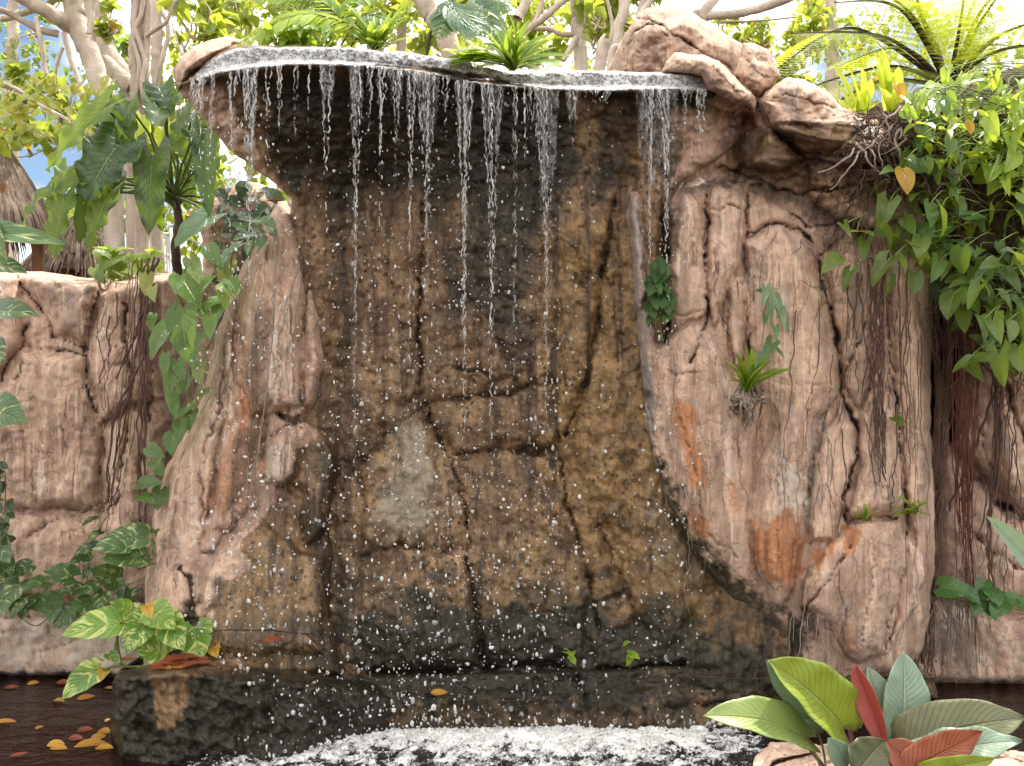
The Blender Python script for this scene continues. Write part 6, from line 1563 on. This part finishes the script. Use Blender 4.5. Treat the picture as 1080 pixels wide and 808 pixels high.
# ------------------------------------------------------------------ tree fern and sword ferns at upper right
def tree_fern():
    random.seed(100)
    root = empty('tree_fern', at(1000, 250, 6.8)); tag(root, 'tree fern with dark arching stalks and lacy yellow-green fronds', 'tree fern')
    s = MB(); px_tube(s, [(1000, 92, 6.8), (1001, 160, 6.8), (1003, 260, 6.8)], .07, .09, 20, .02, 12, (.6, 0, 0, 1)); s.build('trunk', ROOTB, root)
    C = W3(1000, 92, 6.8)
    spec = [((935, 40, 6.4), (835, 22, 6.2)), ((965, 20, 6.5), (930, -20, 6.4)), ((1012, 30, 6.6), (1020, -40, 6.4)), ((1030, 30, 6.6), (1062, -30, 6.3)), ((1050, 40, 6.5), (1110, 5, 6.2)), ((1050, 55, 6.4), (1130, 30, 6.0)), ((1060, 80, 6.4), (1140, 120, 6.0)),
            ((940, 70, 6.4), (850, 80, 6.1)), ((950, 50, 7.2), (880, 60, 7.6)), ((980, 30, 7.2), (940, 0, 7.8)), ((1030, 50, 7.3), (1080, 40, 8.0)), ((1020, 20, 7.2), (1040, -30, 7.8)), ((930, 85, 6.7), (860, 110, 6.6)), ((1060, 100, 6.7), (1110, 170, 6.6)), ((960, 0, 6.9), (890, -30, 7.0)), ((900, 30, 6.8), (820, 60, 6.8)), ((970, 10, 6.6), (960, -60, 6.5)), ((1036, 10, 6.7), (1090, -50, 6.7)), ((950, 10, 6.5), (880, -10, 6.4))]
    for m_, t in spec:
        mb, st = MB(), MB()
        M, T = W3(*m_), W3(*t)
        P = smooth_path([C, M, T+np.array([0, 0, -.08])], 60)
        n = len(P); Tn = np.gradient(P, axis=0); Tn /= np.linalg.norm(Tn, axis=1, keepdims=True)
        f = nrm((U_(-.15, .15), -.35, .95))
        for i in range(15, n-1, 2):
            tt = i/(n-1); L = .50*math.sin(math.pi*(0.10+.88*tt))**.8*U_(.9, 1.1)+.04
            sv = nrm(np.cross(Tn[i], f))
            for sg in (1, -1):
                d = nrm(sv*sg*.9+Tn[i]*.45+np.array([0, 0, -.12]))
                e = P[i]+d*L
                k = max(5, int(L/.030))
                q = P[i]+np.linspace(0.06, 1, k)[:, None]*(e-P[i])+np.array([0, 0, -.12*L])*(np.linspace(0.06, 1, k)[:, None]**2)
                l2 = L*.12*(1-np.linspace(0, 1, k)**2)+.012
                c = tint()
                s2 = nrm(np.cross(d, f))
                # leaflets as small folded blades along the pinna
                for j in range(k):
                    for s_ in (1, -1):
                        dd = s2*s_*.9+d*.4
                        a = q[j]; b = a+dd*l2[j]; wv = d*.0052
                        mb.add([a-wv, a+wv, b+wv*.3, b-wv*.3], [[0, 1, 2, 3]], None, [[.45, 0], [.55, 0], [.55, 1], [.45, 1]], c)
        o = mb.build('frond', FERN_Y, root)
        st.tube(P, np.linspace(.019, .004, n), 6, (.22, 0, 0, 1)); st.build('rachis', ROOTB, o)
tree_fern()
def sword_fern(base, tips, label, seed, mat=FERN_Y, w=13):
    strap_fern('sword_fern', label, base, tips, mat, w, seed, .35)
sword_fern((905, 128, 5.2), [(877, 64), (884, 90), (896, 72), (908, 70), (913, 100), (890, 110), (902, 90), (882, 104), (920, 84), (928, 108)], 'upright lime sword fern right behind the flat boulder slab', 110)
sword_fern((938, 118, 5.3), [(918, 68), (925, 66), (931, 70), (940, 76), (948, 70), (950, 90), (928, 92), (956, 100), (930, 50)], 'upright lime sword fern behind the root tangle', 111)
random.seed(112)
sword_fern((1075, 150, 5.6), [(1050, 110), (1062, 96), (1075, 90), (1088, 100), (1100, 120), (1046, 130), (1056, 150)], 'upright lime fern at the right edge under the tree fern', 112)

# ------------------------------------------------------------------ trees behind
BARKP = bark_mat('pale_bark', (0.42, 0.34, 0.28), (0.68, 0.59, 0.51), 6, 0.7)
BARKT = bark_mat('twisted_bark', (0.32, 0.25, 0.20), (0.56, 0.46, 0.39), 6, 0.9)
CROWN_Y = leaf_mat('crown_yellow', (0.09, 0.17, 0.025), (0.28, 0.35, 0.05), (0.58, 0.66, 0.07), veins=3, rough=0.4, tmix=0.45, veinamt=.1)
CROWN_G = leaf_mat('crown_green', (0.04, 0.10, 0.025), (0.15, 0.24, 0.06), (0.36, 0.50, 0.08), veins=3, rough=0.35, tmix=0.45, veinamt=.1)
def leaf_cloud(name, cl, n, size, mat, parent, seed, ratio=.34, yellow=0.0):
    """cl: list of (centre xyz, radii xyz). n leaves spread in clumps"""
    rng = np.random.default_rng(seed)
    C = []; w = np.array([c[1][0]*c[1][2] for c in cl]); w = w/w.sum()
    for (c, r), ww in zip(cl, w):
        k = max(4, int(n*ww)); sub = max(3, k//14)
        cc = rng.normal(size=(sub, 3)); cc /= np.linalg.norm(cc, axis=1, keepdims=True); cc *= rng.random((sub, 1))**.45
        idx = rng.integers(0, sub, k)
        p = cc[idx]+rng.normal(size=(k, 3))*.13
        C.append(np.array(c)+p*np.array(r))
    C = np.concatenate(C); k = len(C)
    y = rng.normal(size=(k, 3)); y[:, 2] -= .5; y /= np.linalg.norm(y, axis=1, keepdims=True)
    f = rng.normal(size=(k, 3)); f[:, 2] += .9; f -= y*(f*y).sum(1, keepdims=True); f /= np.linalg.norm(f, axis=1, keepdims=True)
    x = np.cross(y, f); L = size*rng.uniform(.65, 1.3, (k, 1))
    hw = L*ratio
    b = C; m1 = C+y*L*.38+f*L*.06; tp = C+y*L-f*L*.06
    l = m1-x*hw+f*hw*.35; r = m1+x*hw+f*hw*.35
    l2 = C+y*L*.72-x*hw*.62+f*hw*.22; r2 = C+y*L*.72+x*hw*.62+f*hw*.22; m2 = C+y*L*.72
    V = np.stack([b, l, m1, r, l2, m2, r2, tp], 1).reshape(-1, 3)
    o8 = np.arange(k)[:, None]*8
    q = np.concatenate([o8+np.array([[1, 4, 5, 2]]), o8+np.array([[2, 5, 6, 3]])])
    t = np.concatenate([o8+np.array([[0, 1, 2]]), o8+np.array([[0, 2, 3]]), o8+np.array([[4, 7, 5]]), o8+np.array([[5, 7, 6]])])
    uv = np.tile(np.array([[.5, 0], [0, .38], [.5, .38], [1, .38], [.1, .72], [.5, .72], [.9, .72], [.5, 1]]), (k, 1))
    tn = np.repeat(np.stack([rng.random(k), rng.random(k), (rng.random(k) < yellow)*.8, np.ones(k)], 1), 8, 0)
    return mesh_np(name, V, [q, t], mat, parent, True, uv, {'tint': tn})
def tree(label, paths, clumps, n, size, mat, seed, bark=BARKP, yellow=.02, name='tree'):
    random.seed(seed)
    root = empty(name, at(*paths[0][0][0])); tag(root, label, 'tree', 'trees behind the waterfall')
    first = True
    for pts, r0, r1 in paths:
        k = MB()
        px_tube(k, pts, r0, r1, 40, 0.03*min(1, r0*10), 12 if r0 > .03 else 7)
        k.build('trunk' if first else 'limb', bark, root); first = False
    # twigs into the clumps
    tw = MB()
    for c, r in clumps:
        for i in range(5):
            a = np.array(c)+np.array(r)*np.array([U_(-.9, .9), U_(-.6, .6), U_(-.9, .9)]); b_ = np.array(c)+np.array(r)*np.array([U_(-.3, .3), U_(-.3, .3), -U_(.3, 1.0)])
            tw.tube(smooth_path([b_, (a+b_)/2+np.array([U_(-.1, .1), 0, U_(-.1, .1)]), a], 12), np.linspace(.012, .004, 12), 5)
    tw.build('twigs', bark, root)
    leaf_cloud('crown', clumps, n, size, mat, root, seed, yellow=yellow)
def cl(u, v, D, ru, rv, rd=None):  # one leaf clump
    k = D/F
    return (at(u, v, D), (ru*k, (rd or ru*.8*k*1.0), rv*k))
# pale fig tree at left: leaning trunk with limbs
tree('pale leaning fig trunk with limbs, leftmost of the trees', [
  ([(122, 330, 8.2), (118, 140, 8.2), (106, 90, 8.2), (96, 60, 8.2), (82, 30, 8.2), (76, 0, 8.2), (74, -60, 8.2)], .085, .085),
  ([(74, 28, 8.2), (50, 12, 8.0), (22, -3, 7.9), (-20, -25, 7.8)], .07, .05), ([(62, 36, 8.2), (40, 31, 8.1), (24, 22, 8.0), (0, 10, 7.9), (-40, 0, 7.8)], .032, .022),
  ([(70, 24, 8.4), (86, 2, 8.4), (100, -30, 8.4)], .04, .03), ([(46, 8, 8.2), (62, -3, 8.2), (80, -15, 8.2)], .03, .02), ([(0, 20, 8.3), (24, 14, 8.3), (44, 6, 8.3)], .03, .03),
  ([(38, 18, 7.8), (44, 45, 7.8), (48, 75, 7.8), (58, 100, 7.8), (64, 130, 7.8)], .018, .022), ([(68, 34, 8.0), (74, 60, 8.0), (82, 84, 8.0), (88, 110, 8.0)], .024, .016), ([(66, 50, 8.3), (60, 70, 8.3), (56, 95, 8.3)], .016, .012),
  ([(94, 36, 8.0), (98, 10, 8.0), (101, -20, 8.0)], .022, .02), ([(0, 86, 7.6), (20, 95, 7.6), (45, 112, 7.6), (80, 130, 7.6)], .015, .012)],
  [cl(20, 120, 8.0, 40, 30), cl(70, 105, 7.8, 40, 26), cl(100, 118, 7.6, 30, 16), cl(40, 145, 7.6, 50, 20), cl(5, 85, 7.8, 30, 16), cl(130, 130, 7.9, 40, 30), cl(60, -20, 8.2, 80, 24), cl(110, 25, 8.4, 20, 26)], 640, .12, CROWN_Y, 120, yellow=.05)
tree('second pale trunk leaning left, crossing behind the twisted trunk', [
  ([(150, 330, 9.0), (140, 110, 9.0), (136, 90, 9.0), (120, 66, 9.0), (104, 36, 9.0), (96, 0, 9.0), (90, -40, 9.0)], .10, .08),
  ([(138, 92, 8.8), (122, 76, 8.8), (104, 60, 8.8)], .075, .07)],
  [cl(110, 10, 9.2, 40, 34), cl(130, 50, 9.4, 24, 30), cl(150, 190, 9.5, 70, 60)], 300, .16, CROWN_G, 121)
tree('upright twisted trunk wrapped in climbing roots, left of the lip', [
  ([(152, 330, 7.6), (147, 110, 7.6), (144, 60, 7.6), (146, 20, 7.6), (146, -60, 7.6)], .06, .062),
  ([(156, 120, 7.5), (150, 90, 7.5), (152, 60, 7.52), (142, 30, 7.5), (144, -10, 7.5)], .022, .02), ([(140, 110, 7.5), (147, 70, 7.5), (140, 40, 7.5), (150, 10, 7.5), (150, -20, 7.5)], .02, .018), ([(158, 110, 7.55), (154, 80, 7.55), (156, 40, 7.55), (155, 0, 7.55)], .024, .03),
  ([(154, 38, 7.5), (166, 30, 7.5), (176, 22, 7.5), (184, 4, 7.5), (200, -12, 7.5)], .018, .014)],
  [cl(180, 130, 8.2, 50, 40), cl(205, 20, 8.0, 30, 26), cl(215, 90, 8.6, 26, 40)], 260, .15, CROWN_Y, 122, BARKT)
tree('slim grey trunk with a bent side stem, nearest the left end of the lip', [
  ([(168, 330, 8.8), (165, 100, 8.8), (165, 40, 8.8), (166, -50, 8.8)], .055, .05), ([(164, 90, 8.2), (172, 60, 8.2), (178, 30, 8.2), (170, 10, 8.2), (166, -10, 8.2)], .024, .018)],
  [cl(205, 30, 9, 40, 40), cl(225, 0, 9, 40, 30), cl(195, 100, 9, 26, 40), cl(250, 190, 8.0, 42, 50), cl(225, 240, 8.0, 40, 40), cl(280, 230, 8.4, 30, 40)], 620, .13, CROWN_Y, 123)
tree('pale thick trunk leaning behind the blue-green split leaves', [
  ([(480, 300, 9.0), (474, 60, 9.0), (462, 25, 9.0), (446, 0, 9.0), (430, -40, 9.0)], .11, .09), ([(425, 300, 9.5), (424, 40, 9.5), (430, 0, 9.5), (432, -40, 9.5)], .05, .045), ([(384, 120, 9.5), (392, 40, 9.5), (410, -10, 9.5)], .03, .028)],
  [cl(400, 20, 9.5, 60, 40), cl(450, 40, 9.8, 50, 30), cl(340, 10, 9.4, 60, 30), cl(290, 0, 9.4, 50, 40), cl(250, 10, 9.8, 30, 30)], 520, .16, CROWN_Y, 124)
tree('upright pale trunk with a curved limb behind the middle of the lip', [
  ([(614, 300, 8.4), (612, 80, 8.4), (611, 40, 8.4), (608, 0, 8.4), (606, -60, 8.4)], .065, .06), ([(604, 36, 8.4), (592, 36, 8.4), (580, 31, 8.4), (560, 30, 8.4)], .026, .018), ([(552, 34, 8.2), (570, 22, 8.2), (586, 8, 8.2), (602, -6, 8.2)], .03, .03), ([(594, 64, 8.3), (602, 50, 8.3), (608, 40, 8.3)], .022, .03), ([(564, 24, 8.3), (570, 8, 8.3), (574, -10, 8.3)], .022, .02), ([(546, 20, 9), (556, 0, 9), (566, -20, 9)], .05, .045)],
  [cl(560, 50, 9.2, 40, 30), cl(630, 30, 8.8, 30, 40), cl(520, 20, 9.6, 50, 40), cl(580, 10, 9.6, 50, 30), cl(660, 20, 9.4, 30, 30), cl(625, 15, 8.0, 14, 20)], 620, .13, CROWN_Y, 125)
tree('several thin pale stems fanning up left of the pointed boulder', [
  ([(640, 300, 7.4), (643, 76, 7.4), (656, 48, 7.4), (672, 22, 7.4), (692, -8, 7.4)], .026, .026), ([(646, 90, 7.8), (650, 40, 7.8), (660, 0, 7.8), (664, -20, 7.8)], .05, .045), ([(660, 80, 7.9), (668, 40, 7.9), (680, 0, 7.9), (688, -30, 7.9)], .04, .035), ([(640, 60, 7.6), (646, 30, 7.6), (640, 0, 7.6)], .018, .014), ([(632, 80, 7.6), (634, 50, 7.6), (640, 44, 7.6)], .05, .05)],
  [cl(640, 0, 8.4, 40, 24), cl(690, -10, 8.4, 30, 14)], 200, .14, CROWN_Y, 126)
tree('pale bare limb reaching across above the pointed boulder', [
  ([(720, 300, 9), (728, 40, 9.0), (745, 18, 9.0), (780, 14, 8.9), (810, 6, 8.8), (840, -6, 8.7)], .04, .045), ([(740, 20, 9), (748, 6, 9), (762, -10, 9)], .05, .05), ([(760, 24, 9), (800, 22, 9), (840, 18, 9)], .014, .008), ([(780, 40, 9.2), (800, 50, 9.2), (826, 66, 9.2)], .008, .006)],
  [cl(775, 30, 9.6, 30, 12), cl(800, 40, 9.4, 26, 20), cl(850, 30, 9.2, 34, 30), cl(830, 80, 9.4, 26, 26)], 460, .11, CROWN_Y, 127, yellow=.05)
tree('leafy green tree far behind at the left edge', [([(10, 330, 14), (12, 120, 14), (14, 0, 14)], .12, .08)], [cl(10, 60, 14, 60, 40), cl(60, 80, 14, 40, 30), cl(-20, 110, 14, 50, 40), cl(120, 60, 15, 40, 50), cl(70, 130, 14, 60, 30), cl(30, 30, 14, 30, 20), cl(-120, 90, 14, 70, 80), cl(-220, 130, 14, 80, 90)], 2600, .10, CROWN_G, 128, yellow=.0)
tree('yellow-green tree mass far behind the left half of the lip', [([(300, 330, 13), (302, 100, 13), (304, 0, 13)], .12, .08)], [cl(300, 20, 13, 90, 60), cl(220, 60, 13, 50, 70), cl(400, 30, 13, 80, 50), cl(190, 200, 12, 60, 80), cl(110, 230, 12, 50, 50)], 2600, .10, CROWN_Y, 129)
tree('yellow-green tree mass far behind the middle of the lip', [([(560, 330, 14), (562, 100, 14), (560, 0, 14)], .12, .08)], [cl(540, 30, 14, 90, 50), cl(640, 50, 14, 70, 40), cl(480, 10, 14, 50, 40)], 1300, .10, CROWN_Y, 130)
tree('feathery lime tree behind the boulders at upper right', [([(880, 330, 12), (878, 100, 12), (876, 0, 12)], .10, .07)], [cl(860, 20, 12, 50, 40), cl(940, 30, 12, 70, 50), cl(1040, 60, 12, 80, 60), cl(830, 70, 12.5, 50, 40), cl(1060, 150, 11, 60, 60), cl(910, 90, 12, 70, 40), cl(1170, 100, 12, 70, 90)], 2200, .12, CROWN_Y, 131)
# shrubs on the terrace behind the left wall
random.seed(135)
creeper('terrace_shrub', 'light green leafy plants on top of the left wall', [(U_(96, 170), U_(262, 298), U_(14, 30), U_(-60, 200), .5, U_(0, .1), U_(.3, 1)) for i in range(40)], 6.0, FERN, [[(110, 300), (120, 285), (130, 270)]], 135, ls=.75, cat='shrub', shape='ovate', anchor=(130, 300, 6.0))
creeper('terrace_shrub', 'large pale leaf plant standing on the left wall below the big drooping leaves', [(116, 276, 34, 140, .7, 0, .9), (104, 290, 26, 60, .6, 0, .9), (126, 284, 30, 40, .6, 0, .8), (140, 288, 26, 20, .5, 0, .9), (108, 268, 24, 200, .6, 0, .7)], 5.9, BIGPH_L, [[(116, 300), (118, 285), (118, 275)]], 136, ls=.8, cat='plant', anchor=(117, 300, 5.9))
random.seed(137)
creeper('yellow_shrub', 'thin yellow-leaved branches above the thatched roof', [(U_(-5, 125), U_(84, 150), U_(9, 17), U_(30, 150), .6, U_(0, .35), U_(.3, 1)) for i in range(85)], 6.8, CROWN_Y, [[(-20, 90), (20, 100), (60, 122)], [(60, 130), (40, 105), (0, 112)], [(130, 170), (110, 140), (60, 120)], [(90, 150), (70, 118), (30, 90)]], 137, smat=BARKP, cat='shrub', shape='ovate', anchor=(110, 300, 6.8))

# ------------------------------------------------------------------ thatched huts
THATCH = bark_mat('thatch', (0.20, 0.14, 0.11), (0.46, 0.36, 0.29), 12, 0.6)
POST = bark_mat('timber', (0.20, 0.10, 0.05), (0.38, 0.20, 0.11), 10, 0.4)
def hut(label, apex, rad, drop, D, seed, n=1500, posts=True):
    random.seed(seed)
    A = np.array(at(apex[0], apex[1], D)); k = D/F
    root = empty('thatched_hut', (A[0], A[1], 2.3)); tag(root, label, 'hut', 'thatched huts on the terrace')
    R, H = rad*k, drop*k
    b = MB(); th = np.linspace(0, 2*np.pi, 41)[:-1]
    prof = [(0.02, 0.0), (.25, -.18), (.5, -.42), (.75, -.70), (1.0, -.98), (.96, -1.0), (.5, -.5), (.02, -.06)]
    V = np.array([[A[0]+R*r*math.cos(t), A[1]+R*r*math.sin(t), A[2]+H*z] for r, z in prof for t in th]); i = np.arange(len(prof)*40).reshape(len(prof), 40); j = np.roll(i, -1, 1)
    b.add(V, np.stack([i[:-1].ravel(), i[1:].ravel(), j[1:].ravel(), j[:-1].ravel()], 1))
    for q in range(n):
        t = U_(0, 6.283); s0 = U_(0.0, .92); L = U_(.18, .34)
        p = []
        for e in (0, .5, 1):
            r = s0+L*e; z = -np.interp(r, [0, .25, .5, .75, 1.0, 1.3], [0, .18, .42, .70, .98, 1.38])
            tt = t+U_(-.02, .02)*e
            p.append([A[0]+R*r*math.cos(tt)*1.02, A[1]+R*r*math.sin(tt)*1.02, A[2]+H*z+.02+U_(0, .02)])
        b.tube(np.array(p), [.010, .009, .004], 4, (U_(.45, 1), 0, 0, 1))
    b.build('thatch_roof', THATCH, root)
    if posts:
        for t in (.6, 2.2, 3.9, 5.4):
            s = MB(); x, y = A[0]+R*.7*math.cos(t), A[1]+R*.7*math.sin(t)
            s.tube(np.array([[x, y, 2.1], [x, y, 2.8], [x, y, A[2]-H*.6]]), .05, 10); s.build('post', POST, root)
hut('nearer brown thatched hut cut by the left edge', (-8, 142), 62, 100, 8.2, 140, 2600)
hut('farther low thatched hut behind the drooping leaves', (88, 225), 60, 66, 9.6, 141, 1600)
def white_fence():
    root = empty('garden_chair', at(158, 290, 9.0)); tag(root, 'white slatted garden chair half hidden behind the drooping leaves', 'chair')
    m = NT('white_paint'); wm = m.done(m.bsdf((.75, .76, .78), .5))
    s = MB()
    for i in range(8):
        u = 147+i*4; s.tube(np.array([at(u, 246, 9.0), at(u+1, 268, 9.0), at(u+2, 288, 8.95)]), .012, 6)
    s.build('slats', wm, root)
    s = MB()
    for v in (247, 270, 287): s.tube(np.array([at(144, v, 9.0), at(160, v, 9.0), at(179, v, 9.0)]), .016, 6)
    s.build('rails', wm, root)
    s = MB()
    for u in (146, 178): s.tube(np.array([at(u, 246, 9.02), at(u, 280, 9.02), at(u, 320, 9.02)]), .02, 8)
    s.build('legs', wm, root)
white_fence()
